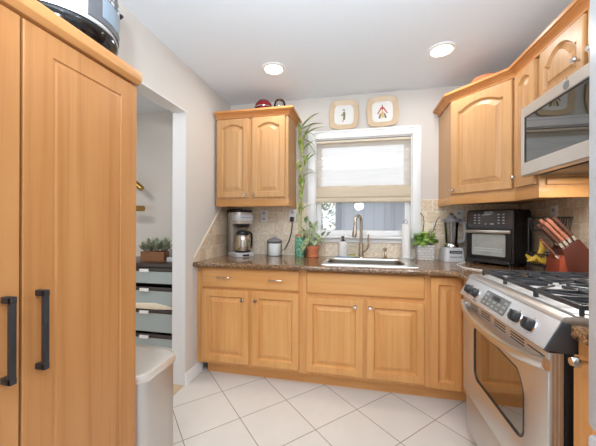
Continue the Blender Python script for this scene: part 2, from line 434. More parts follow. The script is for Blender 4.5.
# doorway lining, baseboards
b = MB()
b.box(XL-.107, XL+.002, DY1-.012, DY1, 0, DZ); b.box(XL-.107, XL+.002, DY0, DY0+.012, 0, DZ)
b.box(XL-.107, XL+.002, DY0+.012, DY1-.012, DZ-.012, DZ)
struct(b, 'trim_1', plain('jamb_paint', (222, 219, 216), .5, noise=.01))
struct(MB().prism([(XL, 0), (XL+.016, 0), (XL+.016, .075), (XL+.006, .09), (XL, .09)], 'y', DY1-.01, 2.16), 'baseboard_left', 'white')
struct(MB().box(-3.3, XL-.105, YB-.014, YB, 0, .09, .003), 'baseboard_hall', 'white')
# stone backsplash
b = MB()
b.box(XL+.008, -.467, YB-.01, YB, CT, 1.42); b.box(.55, XR-.008, YB-.01, YB, CT, 1.44); b.box(-.467, .55, YB-.01, YB, CT, 1.045)
struct(b, 'trim_2', 'bs_x')
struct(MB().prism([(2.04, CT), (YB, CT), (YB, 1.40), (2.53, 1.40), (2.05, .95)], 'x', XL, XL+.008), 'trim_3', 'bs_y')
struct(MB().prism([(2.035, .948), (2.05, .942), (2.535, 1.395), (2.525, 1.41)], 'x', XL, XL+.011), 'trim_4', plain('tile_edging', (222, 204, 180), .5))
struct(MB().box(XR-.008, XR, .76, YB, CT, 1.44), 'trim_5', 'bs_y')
# window casing, stool, apron
b = MB()
b.box(-.467, WX0, YB-.022, YB, 1.04, 2.09, .004); b.box(WX1, .55, YB-.022, YB, 1.04, 2.09, .004)
b.box(WX0, WX1, YB-.022, YB, WZ1, 2.09, .004)
b.box(-.455, .538, YB-.028, YB-.018, 2.075, 2.095, .003)
b.box(WX0, WX1, YB-.05, YB+.05, 1.085, 1.103, .004); b.box(WX0, WX1, YB-.02, YB, 1.045, 1.085, .004)
b.box(WX0, WX0+.008, YB, YB+.12, WZ0+.013, WZ1); b.box(WX1-.008, WX1, YB, YB+.12, WZ0+.013, WZ1)
b.box(WX0+.008, WX1-.008, YB, YB+.12, WZ1-.008, WZ1)
struct(b, 'trim_6', 'white')
# window: sashes and panes
b = MB()
x0, x1 = WX0+.008, WX1-.008
def sash(b, y0, y1, z0, z1, st=.045):
    b.box(x0, x0+st, y0, y1, z0, z1, .003); b.box(x1-st, x1, y0, y1, z0, z1, .003)
    b.box(x0+st, x1-st, y0, y1, z0, z0+st*1.2, .003); b.box(x0+st, x1-st, y0, y1, z1-st, z1, .003)
sash(b, YB+.05, YB+.085, 1.103, 1.58)
win = struct(b, 'window_1', 'white')
b = MB(); sash(b, YB+.086, YB+.118, 1.535, WZ1-.008); part(b, 'upper_sash', 'white', win)
part(MB().box(x0+.04, x1-.04, YB+.066, YB+.070, 1.15, 1.54), 'pane', 'pane', win)
part(MB().box(x0+.04, x1-.04, YB+.100, YB+.104, 1.58, WZ1-.05), 'pane', 'pane', win)
part(MB().box(.02, .07, YB+.038, YB+.05, 1.135, 1.15, .003), 'sash_lift', 'white', win)

# recessed lamps in view
M['lamp'] = emit('lamp_glow', (255, 244, 228), 6)
for (lx, ly), lb in zip(LAMPS_AND_FILL[:2], ('round recessed ceiling lamp above the left upper cabinet', 'round recessed ceiling lamp near the corner cabinet on the right')):
    t = thing('recessed_light', lb, 'ceiling light', (lx, ly, ZC), 0, 'recessed ceiling lamps')
    part(MB().lathe([(.095, 0), (.095, -.006), (.088, -.010), (.072, -.008), (.068, 0)]), 'trim_ring', 'white', t)
    part(MB().lathe([(.0001, -.004), (.067, -.004), (.067, -.001), (.0001, -.001)]), 'lens', 'lamp', t)

# ---------------------------------------------------------------- outside
M['siding'] = brick('grey_siding', (206, 208, 215), (202, 204, 211), (186, 188, 196), .16, 9, .006, 0, (0, 2), .8, shift=(0, 0), speck=.06)
bd = thing('neighbour_building', 'grey board sided building outside the window', 'building', (.9, 4.8, -.5))
part(MB().box(-1.20, 4.6, 0, .3, 0, 2.15), 'wall', 'siding', bd)
part(MB().box(-1.26, -1.16, -.03, .31, 0, 2.15), 'corner_board', plain('pale_board', (150, 154, 160), .7), bd)
part(MB().box(-1.3, 4.6, -.18, .4, 2.15, 2.22), 'eave', plain('eave_board', (170, 172, 175), .7), bd)
struct(MB().box(-6, 8, YB+.13, 12, -.6, -.5), 'ground', plain('ground', (150, 146, 136), .9))
def bush(b, c, r, n, ll):
    for i in range(n):
        a = random.uniform(0, 2*PI); z = random.uniform(-1, 1); q = math.sqrt(1-z*z)
        k = r*random.uniform(.45, 1)
        p = Vector(c)+Vector((q*math.cos(a), q*math.sin(a), z*1.1))*k
        d = Vector((q*math.cos(a), q*math.sin(a), z+random.uniform(-.6, .4))).normalized()
        b.leaf(p, p+d*ll*random.uniform(.7, 1.2), ll*.45, .1, 3)
sh = thing('garden_shrub', 'pale leafy shrub outside the left side of the window', 'shrub', (-.74, 5.9, -.5))
b = MB(); bush(b, (0, 0, 1.75), .62, 700, .11); part(b, 'foliage', leafmat('shrub_leaf', (140, 152, 92), (206, 198, 150), 9), sh, recalc=False)
b = MB(); b.rod((0, 0, 0), (0, 0, 1.7), .03); b.rod((0, 0, .8), (.3, .05, 1.6), .018); b.rod((0, 0, .9), (-.25, 0, 1.7), .018); part(b, 'trunk', 'twig', sh)

# ================================================================== tall pantry cabinet
T = thing('pantry_cabinet', 'tall light wood pantry cabinet with long black handles', 'cabinet', (-1.06, .56, 0))
PX, PY0, PY1 = -.87, .155, .966
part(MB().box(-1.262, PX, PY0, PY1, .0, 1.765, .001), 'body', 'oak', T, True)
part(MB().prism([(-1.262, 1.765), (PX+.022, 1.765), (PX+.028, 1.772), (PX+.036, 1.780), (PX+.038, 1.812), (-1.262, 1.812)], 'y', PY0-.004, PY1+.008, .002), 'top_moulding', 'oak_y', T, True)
for y0, y1, hy in ((PY0+.003, .5705, .537), (.5770, PY1-.001, .613)):
    b = MB(); W_ = y1-y0; H_ = 1.755-.04
    f = lambda i, o, z0=0, z1=0: [(PX+o, y0+i, .04+i+z0), (PX+o, y1-i, .04+i+z0), (PX+o, y1-i, .04+H_-i-z1), (PX+o, y0+i, .04+H_-i-z1)]
    b.loft([f(0, 0), f(0, .018), f(.002, .02), f(.074, .02, 0, -.012), f(.076, .0165, 0, -.012), f(.080, .0165, 0, -.012), f(.083, .0185, 0, -.012), f(.09, .0185, 0, -.012)])
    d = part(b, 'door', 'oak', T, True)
    b = MB()
    hx = PX+.02
    b.box(hx, hx+.033, hy-.007, hy+.007, 1.026, 1.042, .0015); b.box(hx, hx+.033, hy-.007, hy+.007, .828, .844, .0015)
    b.box(hx+.021, hx+.032, hy-.007, hy+.007, .828, 1.042, .002)
    part(b, 'handle', 'hatblk', d, True)
# multi cooker on the pantry
K = thing('multi_cooker', 'black based white and steel cooker on top of the pantry cabinet', 'cooker', (-1.045, .832, 1.813))
part(MB().lathe([(.0001, .0), (.10, .0), (.125, .012), (.150, .035), (.164, .062), (.170, .080), (.169, .088), (.160, .09), (.0001, .09)], seg=48), 'base', 'blackgloss', K)
part(MB().lathe([(.166, .0885), (.1705, .0905), (.1705, .096), (.166, .098)], seg=48), 'base_ring', 'chrome', K)
part(MB().lathe([(.0001, .096), (.165, .096), (.1655, .12), (.166, .24), (.162, .262), (.155, .27), (.0001, .27)], seg=48), 'housing', 'whiteplastic', K)
part(MB().lathe([(.158, .27), (.166, .273), (.168, .283), (.162, .30), (.13, .325), (.07, .345), (.0001, .35)], seg=48), 'lid', 'blackgloss', K)
part(MB().box(-.035, .035, -.014, .014, .345, .375, .006), 'lid_handle', 'black', K)
def cyl_patch(b, r0, r1, a0, a1, z0, z1, n=14):
    L = []
    for i in range(n+1):
        a = a0+(a1-a0)*i/n
        L.append([(r0*math.cos(a), r0*math.sin(a), z0), (r1*math.cos(a), r1*math.sin(a), z0), (r1*math.cos(a), r1*math.sin(a), z1), (r0*math.cos(a), r0*math.sin(a), z1)])
    b.loft(L)
R_ = math.radians
b = MB(); cyl_patch(b, .160, .173, R_(-16), R_(56), .108, .245); cp = part(b, 'control_panel', plain('panel_slate', (92, 94, 99), .35), K)
b = MB(); cyl_patch(b, .170, .1745, R_(0), R_(46), .128, .20); part(b, 'display', plain('display_grey', (138, 154, 168), .2), cp)
for a in (8, 16, 34, 42):
    for z in (.205, .222): b = MB(); cyl_patch(b, .170, .1748, R_(a-2.5), R_(a+2.5), z, z+.010, 3); part(b, 'button', 'silver', cp)
b = MB(); b.tube([(.168*math.cos(R_(62)), .168*math.sin(R_(62)), .262), (.19*math.cos(R_(62)), .19*math.sin(R_(62)), .262), (.19*math.cos(R_(82)), .19*math.sin(R_(82)), .262), (.168*math.cos(R_(82)), .168*math.sin(R_(82)), .262)], .008); part(b, 'side_handle', 'black', K)

# ================================================================== trash can
C_ = thing('trash_can', 'rounded stainless steel trash can beside the pantry cabinet', 'trash can', (-1.06, 1.14, 0))
def canloop(s, z):
    pts = []
    x0, x1, y0, y1 = -.17*s, .17*s, -.145*s, .145*s
    base = rrect(x0, x1, y0, y1, .06*s, 6)
    return [(x + (.045*(1-(y/(.145*s))**2) if x > 0 else 0), y, z) for x, y in base]
part(MB().loft([canloop(.93, .0), canloop(.95, .02), canloop(.95, .555)]), 'body', 'steel_z', C_)
part(MB().loft([canloop(.99, .553), canloop(1.0, .560), canloop(1.0, .580), canloop(.985, .588), canloop(.94, .590), canloop(.93, .584)]), 'lid', steel('lid_steel', (222, 216, 206), .36, 'y', .5), C_)
part(MB().box(.155, .235, -.05, .05, .01, .028, .004), 'pedal', 'black', C_)

# ================================================================== hall: drawer unit, planter, phone, lamp
U = thing('drawer_unit', 'dark drawer unit with frosted fronts beyond the doorway', 'drawer unit', (-1.86, 2.42, 0))
UX0, UX1, UY0, UY1 = -2.16, -1.44, 2.06, 2.60
b = MB(); b.box(UX0, UX0+.02, UY0+.02, UY1, 0, .855); b.box(UX1-.02, UX1, UY0+.02, UY1, 0, .855); b.box(UX0+.02, UX1-.02, UY1-.02, UY1, 0, .855)
b.box(UX0+.02, UX1-.02, UY0+.02, UY1-.02, .0, .02)
part(b, 'carcass', 'espresso', U, True)
part(MB().box(UX0-.01, UX1+.01, UY0-.01, UY1+.01, .855, .885, .003), 'top_board', 'espresso', U, True)
for i, (z0, z1) in enumerate(((.715, .850), (.535, .690), (.315, .505), (.06, .300))):
    b = MB(); b.box(UX0+.02, UX1-.02, UY0, UY0+.016, z1-.03, z1, .002); b.box(UX0+.02, UX0+.035, UY0, UY0+.016, z0, z1-.03); b.box(UX1-.035, UX1-.02, UY0, UY0+.016, z0, z1-.03)
    b.box(UX0+.035, UX1-.035, UY0+.3, UY0+.31, z0, z0+.1); 
    b.box(UX0+.02, UX1-.02, UY0+.016, UY0+.40, z0, z0+.006)
    d = part(b, 'drawer', 'espresso', U, True)
    part(MB().box(UX0+.035, UX1-.035, UY0+.004, UY0+.012, z0+.006, z1-.03), 'front_pane', 'frost', d, True)
    part(MB().box(-1.775, -1.69, UY0-.014, UY0, z1-.036, z1-.010, .003), 'tab_handle', 'whiteplastic', d, True)
part(MB().prism([(-1.98, .512), (-1.62, .512), (-1.47, .518), (-1.47, .534), (-1.64, .560), (-1.82, .552), (-1.98, .528)], 'y', UY0-.016, UY0+.3, .004), 'paper_stack', plain('cream_paper', (232, 216, 190), .8), U, True)
P = thing('succulent_planter', 'wooden box of grey-green succulents on the dark drawer unit', 'planter', (-1.765, 2.24, .885))
b = MB(); b.box(-.118, .118, -.055, -.045, 0, .085); b.box(-.118, .118, .045, .055, 0, .085); b.box(-.118, -.108, -.045, .045, 0, .085); b.box(.108, .118, -.045, .045, 0, .085); b.box(-.108, .108, -.045, .045, 0, .01)
part(b, 'box', wood('planter_wood', (150, 104, 68), (128, 84, 54), (96, 60, 40), 'x'), P)
part(MB().box(-.107, .107, -.044, .044, .01, .07), 'soil', 'soil', P)
for i in range(9):
    cx = -.096+.024*i+random.uniform(-.008, .008); cy = random.uniform(-.03, .03); b = MB()
    h = random.uniform(.08, .14); n = 12
    for k in range(n):
        a = 2.4*k; q = .095*(.45+.55*(1-k/n)); zz = .085+h*(.35+.75*k/n)
        b.leaf((cx, cy, .07+h*.15), (cx+q*math.cos(a), cy+q*math.sin(a), zz), .046, .10, 4)
    part(b, 'rosette', 'succ', P, recalc=False)
ph = thing('desk_phone', 'small white and dark phone beside the succulent planter', 'phone', (-1.575, 2.20, .885))
part(MB().box(-.035, .035, -.03, .03, 0, .04, .006), 'base', 'silver', ph)
part(MB().box(-.026, .026, -.012, .008, .04, .115, .006), 'handset', 'dial', ph)
sc = thing('wall_sconce', 'brass wall lamp with two tube heads seen beside the pantry edge', 'wall lamp', (-2.26, YB, 1.5))
part(MB().box(-.24, -.15, -.02, 0, -.13, .20, .005), 'back_plate', 'brass', sc)
for p0, p1 in (((-.10, -.16, .215), (.075, -.15, .075)), ((-.09, -.15, -.125), (.095, -.15, -.13))):
    b = MB(); b.tube([(-.19, -.01, p0[2]-.03), (-.17, -.08, p0[2]-.02), (-.10, -.15, p0[2]-.01), (-.05, -.15, (p0[2]*.7+p1[2]*.3))], .009); part(b, 'arm', 'brass', sc)
    b = MB(); b.rod(p0, p1, .029, 20); part(b, 'lamp_head', 'brass', sc)

# ================================================================== base cabinets on the back wall
DT = .02
def base_unit(label, x0, x1, doors, drawer=None, toe0=None, toe1=None, knobs=(), pulls=(), false_front=False):
    t = thing('base_cabinet', label, 'cabinet', ((x0+x1)/2, 2.40, 0))
    b = MB(); b.box(x0, x0+.018, YF+.02, YB-.01, .10, CT-.034); b.box(x1-.018, x1, YF+.02, YB-.01, .10, CT-.034); b.box(x0+.018, x1-.018, YF+.02, YB-.01, .10, .118); b.box(x0+.018, x1-.018, YB-.02, YB-.01, .118, CT-.034); part(b, 'body', 'maple', t, True)
    b = MB(); e = doors
    xs = [x0]+[v for d in doors for v in (d[0]+.012, d[1]-.012)]+[x1]
    for i in range(0, len(xs), 2): b.box(xs[i], xs[i+1], YF, YF+.02, .10, CT-.034)
    for d in doors:
        b.box(d[0]+.012, d[1]-.012, YF, YF+.02, .10, d[2]+.012); b.box(d[0]+.012, d[1]-.012, YF, YF+.02, d[3]-.012, CT-.034)
    part(b, 'face_frame', 'maple', t, True)
    part(MB().box(toe0 if toe0 is not None else x0, toe1 if toe1 is not None else x1, YF+.065, YF+.08, 0, .10), 'toe_kick', 'maple_x', t, True)
    for i, d in enumerate(doors):
        b = MB(); raised_door(b, d[1]-d[0], d[3]-d[2], DT, frame_at((d[0], YF, d[2]), (1, 0, 0)), stile=d[4] if len(d) > 4 else .06)
        o = part(b, 'door', 'maple', t, True)
        if i < len(knobs) and knobs[i]:
            b = MB(); knob(b, Matrix.Translation((knobs[i][0], YF-DT, knobs[i][1]))); part(b, 'knob', 'chrome', o, True)
    if drawer:
        b = MB(); slab_front(b, drawer[1]-drawer[0], drawer[3]-drawer[2], DT, frame_at((drawer[0], YF, drawer[2]), (1, 0, 0)))
        o = part(b, 'false_front' if false_front else 'drawer_front', 'maple_x', t, True)
        for px, pz in pulls:
            b = MB(); barpull(b, Matrix.Translation((px, YF-DT, pz))); part(b, 'pull', 'nickel', o, True)
    return t
base_unit('maple base cabinet with a wide two-pull drawer below the coffee maker', XL+.002, -.398,
          [(-1.222, -.822, .125, .695), (-.795, -.425, .125, .695)], (-1.222, -.425, .712, .872), toe0=XL+.06,
          knobs=[(-.868, .628), (-.762, .628)], pulls=[(-1.03, .797), (-.605, .793)])
base_unit('maple sink base cabinet with two doors below the sink', -.398, .467,
          [(-.372, .042, .125, .680), (.066, .452, .125, .680)], (-.372, .452, .705, .868), knobs=[(-.016, .630), (.090, .630)], false_front=True)
base_unit('narrow one-door maple base cabinet between sink cabinet and range', .467, .70, [(.487, .682, .105, .862)], toe1=.78)
t = thing('corner_filler', 'slim maple filler beside the left side of the range', 'cabinet filler', (.95, 2.1, 0))
b = MB(); b.box(.70, .722, 1.806, YF-.001, .10, CT-.034); b.box(.722, XR-.012, 1.806, 1.825, .10, CT-.034); part(b, 'panel', 'maple', t, True)
part(MB().box(.765, .78, 1.806, YF+.063, 0, .10), 'toe_kick', 'maple_y', t, True)

# ================================================================== worktop with the sink
EDGE = 2.037
def rounded_corner(cx, cy, r, a0, a1, n=8):
    return [(cx+r*math.cos(math.radians(a0+(a1-a0)*i/n)), cy+r*math.sin(math.radians(a0+(a1-a0)*i/n))) for i in range(n+1)]
SX0, SX1, SY0, SY1 = -.248, .362, 2.19, 2.545      # sink cut-out
z0, z1 = CT-.034, CT
tw = thing('worktop', 'polished brown granite worktop along the back wall and corner', 'worktop', (0, 2.4, CT-.034))
Lp = [(XL+.001, YB-.011), (XL+.001, EDGE), (SX0, EDGE)]
R_pts = [(.56, EDGE)]+rounded_corner(.56, EDGE-.08, .08, 90, 0)+[(.64, 1.806), (XR-.009, 1.806), (XR-.009, YB-.011)]
def slabpoly(b, pts, z0, z1): b.prism(pts, 'z', z0, z1)
b = MB()
def edge_round(pts): return pts
slabpoly(b, [(XL+.002, YB-.011), (XL+.002, EDGE), (SX0, EDGE), (SX0, YB-.011)], z0, z1)
slabpoly(b, [(SX1, YB-.011), (SX1, EDGE)]+R_pts, z0, z1)
b.box(SX0, SX1, EDGE, SY0, z0, z1); b.box(SX0, SX1, SY1, YB-.011, z0, z1)
part(b, 'slab', 'granite', tw, True)
# rounded nosing along the front edge
b = MB()
path = [(XL+.002, EDGE)]+[(.56, EDGE)]+[p for p in rounded_corner(.56, EDGE-.08, .08, 90, 0)][1:]+[(.64, 1.806)]
nose = [(-.002, z0), (.006, z0+.002), (.011, z0+.009), (.013, (z0+z1)/2), (.011, z1-.009), (.006, z1-.002), (-.002, z1)]
crown(b, path, nose, 0, len(path)-1)
part(b, 'nosing', 'granite', tw, True)
sk = thing('sink', 'stainless steel sink set into the granite below the window', 'sink', ((SX0+SX1)/2, 2.36, CT))
b = MB()
RX0, RX1, RY0, RY1 = -.272, .432, 2.105, 2.565
oz = CT+.0015
def lp(x0, x1, y0, y1, r, z): return [(x, y, z) for x, y in rrect(x0, x1, y0, y1, r, 6)]
b.loft([lp(RX0, RX1, RY0, RY1, .03, CT+.0005), lp(RX0+.002, RX1-.002, RY0+.002, RY1-.002, .03, oz+.004), lp(RX0+.01, RX1-.01, RY0+.01, RY1-.01, .03, oz+.005),
        lp(-.240, .354, 2.20, 2.54, .06, oz+.003), lp(-.236, .350, 2.205, 2.535, .06, oz-.008)], False, False)
part(b, 'rim', 'sink', sk, True)
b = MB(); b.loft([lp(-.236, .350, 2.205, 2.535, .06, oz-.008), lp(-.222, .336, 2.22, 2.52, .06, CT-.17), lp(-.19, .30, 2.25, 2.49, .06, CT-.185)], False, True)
part(b, 'bowl', steel('basin_steel_shaded', (142, 134, 124), .3, 'x'), sk, True)  # same steel as the rim, with the bowl's shade put into its colour

part(MB().lathe([(.0001, .004), (.03, .004), (.042, .002), (.045, 0)], (.06, 2.37, CT-.185)), 'drain', 'chrome', sk, True)

# ================================================================== upper cabinet left of the window
UY = 2.370; UB, UT = 1.375, 2.140
t = thing('wall_cabinet', 'maple wall cabinet with two arched doors left of the window', 'cabinet', (-.92, 2.53, UB))
ux0, ux1 = -1.252, -.583
b = MB(); b.box(ux0, ux1, UY, YB, UB+.012, UT); part(b, 'body', 'pale', t, True)
for d in ((-1.236, -.937), (-.906, -.608)):
    b = MB(); raised_door(b, d[1]-d[0], 2.146-1.448, DT, frame_at((d[0], UY, 1.448), (1, 0, 0)), arch=.028)
    o = part(b, 'door', 'pale', t, True)
    kx = -.960 if d[0] < -1 else -.884
    b = MB(); knob(b, Matrix.Translation((kx, UY-DT, 1.472)), .013); part(b, 'knob', 'chrome', o, True)
b = MB(); b.box(ux0, ux1+.004, UY-.006, UY+.016, UB-.005, 1.43, .003); b.box(ux1-.014, ux1+.004, UY+.016, YB-.012, UB-.005, 1.43, .003); part(b, 'light_rail', 'pale_x', t, True)
path = [(ux0, UY), (ux1, UY), (ux1, YB-.001)]
b = MB(); crown(b, path, CROWN, 0, 2); part(b, 'crown_moulding', 'crown', t, True)

# ================================================================== upper cabinets, right corner and right wall
AX, AY = .695, 2.370       # left front corner of the corner unit
BX, BY = .980, 2.048       # right front corner
EY = 1.806
cpath = [(AX, YB-.011), (AX, AY), (BX, BY), (BX, EY), (BX, 1.04), (BX, .60)]
t = thing('corner_wall_cabinet', 'diagonal maple corner cabinet with one arched door above the blender', 'cabinet', (1.0, 2.45, UB))
b = MB(); b.prism([(AX, YB), (AX, AY), (BX, BY), (XR, BY), (XR, YB)], 'z', UB+.012, UT); part(b, 'body', 'pale', t, True)
dv = Vector((BX-AX, BY-AY)); DL = dv.length; dv.normalize()
b = MB(); raised_door(b, DL-.024, 2.146-1.448, DT, frame_at((AX+dv.x*.012, AY+dv.y*.012, 1.448), (dv.x, dv.y, 0)), arch=.04, stile=.062)
o = part(b, 'door', 'pale', t, True)
nrm = Vector((dv.y, -dv.x))
b = MB(); kp = Vector((AX, AY))+dv*.04+nrm*DT
knob(b, Matrix.Translation((kp.x, kp.y, 1.475)) @ Matrix.Rotation(math.atan2(dv.y, dv.x), 4, 'Z'), .013); part(b, 'knob', 'chrome', o, True)
RAIL = [(-.016, UB-.005), (.004, UB-.005), (.006, UB), (.006, 1.425), (.003, 1.43), (-.016, 1.43)]
b = MB(); crown(b, cpath, RAIL, 0, 2); part(b, 'light_rail', 'pale_x', t, True)
b = MB(); crown(b, cpath, CROWN, 0, 2); part(b, 'crown_moulding', 'crown', t, True)
FX = lambda y, z: frame_at((BX, y, z), (0, -1, 0))      # doors on the right wall run towards -Y and face -X
t = thing('wall_cabinet', 'narrow maple wall cabinet between corner cabinet and microwave', 'cabinet', (1.14, 1.95, UB))
b = MB(); b.box(BX, XR, EY, BY-.0005, UB+.012, UT); part(b, 'body', 'pale', t, True)
b = MB(); raised_door(b, .20, 2.146-1.448, DT, FX(2.026, 1.448), arch=.025, stile=.052); o = part(b, 'door', 'pale', t, True)
b = MB(); knob(b, Matrix.Translation((BX-DT, 2.005, 1.515)) @ Matrix.Rotation(-PI/2, 4, 'Z'), .013); part(b, 'knob', 'chrome', o, True)
b = MB(); crown(b, cpath[:4]+[(XR-.008, EY)], RAIL, 2, 4); part(b, 'light_rail', 'pale_y', t, True)
b = MB(); b.box(BX+.03, XR-.01, EY-.012, EY, 1.44, 1.472, .002); part(b, 'end_cleat', 'pale_x', t, True)
b = MB(); crown(b, cpath, CROWN, 2, 3); part(b, 'crown_moulding', wood('crown_deep', (214, 152, 94), (200, 134, 76), (178, 110, 58), 'y', streak=.3), t, True)
M['crown_y'] = bpy.data.materials['crown_deep']
t = thing('wall_cabinet', 'maple wall cabinet with two short arched doors above the microwave', 'cabinet', (1.14, 1.42, 1.87))
b = MB(); b.box(BX, XR, 1.04, EY-.0005, 1.866, UT); part(b, 'body', 'pale', t, True)
for y, ky in ((1.775, 1.492), (1.446, 1.405)):
    b = MB(); raised_door(b, .303, 2.144-1.89, DT, FX(y, 1.89), arch=.06, stile=.045, bev=.02); o = part(b, 'door', 'pale', t, True)
    b = MB(); knob(b, Matrix.Translation((BX-DT, ky, 1.955)) @ Matrix.Rotation(-PI/2, 4, 'Z'), .015); part(b, 'knob', 'chrome', o, True)
b = MB(); crown(b, cpath, CROWN, 3, 4); part(b, 'crown_moulding', 'crown_y', t, True)
t = thing('wall_cabinet', 'maple wall cabinet end seen past the refrigerator edge at the top right', 'cabinet', (1.14, .82, 1.87))
b = MB(); b.box(BX, XR, .60, 1.0395, 1.866, UT); part(b, 'body', 'pale', t, True)
b = MB(); raised_door(b, .40, 2.144-1.89, DT, FX(1.02, 1.89), arch=.05, stile=.045, bev=.02); o = part(b, 'door', 'pale', t, True)
b = MB(); knob(b, Matrix.Translation((BX-DT, .99, 1.965)) @ Matrix.Rotation(-PI/2, 4, 'Z'), .015); part(b, 'knob', 'chrome', o, True)
b = MB(); crown(b, cpath, CROWN, 4, 5); part(b, 'crown_moulding', 'crown_y', t, True)

# ================================================================== microwave
MX = .885
t = thing('microwave', 'stainless over-range microwave with dark glass door', 'microwave', (1.1, 1.42, 1.485))
b = MB(); b.box(MX+.045, XR-.009, 1.045, 1.802, 1.49, 1.862, .003); part(b, 'body', 'enamel', t, True)
b = MB()
my0, my1, mz0, mz1 = 1.045, 1.802, 1.485, 1.862
gy0, gy1, gz0, gz1 = 1.305, 1.772, 1.553, 1.806
def yz(i, y0, y1, z0, z1, x): return [(x, y0+i, z0+i), (x, y1-i, z0+i), (x, y1-i, z1-i), (x, y0+i, z1-i)]
b.loft([yz(0, my0, my1, mz0, mz1, MX+.043), yz(0, my0, my1, mz0, mz1, MX+.006), yz(.006, my0, my1, mz0, mz1, MX), yz(0, gy0, gy1, gz0, gz1, MX), yz(.004, gy0, gy1, gz0, gz1, MX+.004)], True, False)
d = part(b, 'door', steel('microwave_steel', (205, 198, 190), .34, 'y', .7), t, True)
part(MB().box(MX+.004, MX+.008, gy0+.001, gy1-.001, gz0+.001, gz1-.001), 'glass', 'mw_glass', d, True)
b = MB(); b.box(MX+.0015, MX+.0055, gy1-.014, gy1-.004, gz0+.004, gz1-.004); b.box(MX+.0015, MX+.0055, gy0+.004, gy1-.014, gz1-.010, gz1-.004); part(b, 'glass_edge', 'black', d, True)
b = MB()
# bitten fruit mark with a leaf
cy, cz, q = 1.447, 1.828, .019
def disc(b, pts, x0, x1): b.prism(pts, 'x', x0, x1)
pts = []
for i in range(28):
    a = 2*PI*i/28; r = q*(1+.06*math.cos(2*a)); y, z = r*math.cos(a), 1.05*r*math.sin(a)
    if abs(z) > .8*q: z -= .12*q*math.copysign(1, z)*max(0, 1-abs(y)/(.4*q))
    dd = math.hypot(y+1.15*q, z-.1*q)
    if dd < .5*q: y = -1.15*q+.5*q*(y+1.15*q)/dd; z = .1*q+.5*q*(z-.1*q)/dd
    pts.append((cy+y, cz+z))
disc(b, pts, MX-.0008, MX+.0002)
pts = [(cy+q*(.0+.0), cz+q*1.05), (cy-q*.25, cz+q*1.25), (cy-q*.35, cz+q*1.7), (cy-q*.05, cz+q*1.5)]
disc(b, pts, MX-.0008, MX+.0002)
part(b, 'emblem', 'dial', d, True)
b = MB(); b.box(MX-.035, MX-.02, 1.235, 1.255, 1.53, 1.83, .006); b.box(MX-.022, MX, 1.237, 1.253, 1.54, 1.56, .003); b.box(MX-.022, MX, 1.237, 1.253, 1.80, 1.82, .003); part(b, 'handle', 'steel_z', d, True)
b = MB(); b.box(MX+.06, XR-.05, 1.10, 1.74, 1.482, 1.49, .002); part(b, 'underside_grille', 'iron', t, True)

# ================================================================== range
RY0, RY1 = 1.044, 1.800
t = thing('range', 'stainless steel gas range with black grates', 'range', (.95, 1.40, 0))
part(MB().box(.640, XR-.012, RY0, RY1, .05, .905, .003), 'body', 'enamel', t, True)
part(MB().box(.70, XR-.1, RY0+.03, RY1-.03, 0, .05), 'plinth', 'black', t, True)
b = MB(); b.box(.612, .646, RY0+.005, RY1-.003, .065, .272, .006); dr = part(b, 'drawer', 'steel_y', t, True)
# oven door with the rounded window
DX = .595
b = MB()
wy0, wy1, wz0, wz1 = 1.20, 1.625, .44, .69
def wloop(g, x):
    pts = rrect(wy0-g, wy1+g, wz0-g, wz1+g, .04+g*.5, 6)
    # the upper near corner is cut in a wide curve
    return [(x, y, z - (max(0, (wy0+.12-y)/.12)**2*.05 if z > (wz0+wz1)/2 else 0)) for y, z in pts]
oy0, oy1, oz0, oz1 = RY0+.006, RY1-.004, .287, .815
def oloop(i, x):
    n = 6; out = []
    for cy_, cz_, a in ((oy1-i, oz1-i, 0), (oy0+i, oz1-i, 1), (oy0+i, oz0+i, 2), (oy1-i, oz0+i, 3)):
        for k in range(n+1):
            s = (k/n-.5)*.06
            # spread a few points along both edges near the corner so that the faces stay even
            if a == 0: p = (cy_, cz_+min(0, s)) if s < 0 else (cy_-s, cz_)
            if a == 1: p = (cy_-min(0, s), cz_) if s < 0 else (cy_, cz_-s)
            if a == 2: p = (cy_, cz_-min(0, s)) if s < 0 else (cy_+s, cz_)
            if a == 3: p = (cy_+min(0, s), cz_) if s < 0 else (cy_, cz_+s)
            out.append((x, p[0], p[1]))
    return out
b.loft([oloop(0, DX+.043), oloop(0, DX+.008), oloop(.003, DX+.002), oloop(.008, DX), wloop(.018, DX), wloop(.012, DX+.004)], True, False)
d = part(b, 'oven_door', 'steel_y', t, True)
b = MB(); b.loft([wloop(.018, DX+.0035), wloop(.016, DX-.001), wloop(.010, DX-.001), wloop(.008, DX+.004)], False, False); part(b, 'window_frame', 'black', d, True)
b = MB(); b.loft([wloop(.012, DX+.004), wloop(.012, DX+.009)]); part(b, 'window_glass', 'mirror_glass', d, True)
b = MB()
for x in (DX+.010, DX+.021, DX+.032): b.box(x, x+.006, RY0+.003, RY0+.008, .29, .81)
part(b, 'edge_rib', plain('rib_tan', (176, 150, 122), .35, metal=.6), d, True)
# bowed handle
hp = []
for i in range(31):
    u = i/30; y = 1.775-.725*u; e = abs(2*u-1)
    hp.append((.590-.040*(1-e**3), y, .748+.028*e**2.5))
b = MB(); loops = []
for x, y, z in hp:
    loops.append([(x+.013*math.cos(a)-.004*math.sin(a), y, z+.021*math.sin(a)) for a in [2*PI*k/16 for k in range(16)]])
b.loft(loops); part(b, 'oven_handle', 'handle_steel', d, True)
b = MB()
for y in (RY0+.03, RY1-.05): b.box(.575, DX+.004, y-.02, y+.02, .760, .790, .005)
part(b, 'handle_mount', 'handle_steel', d, True)
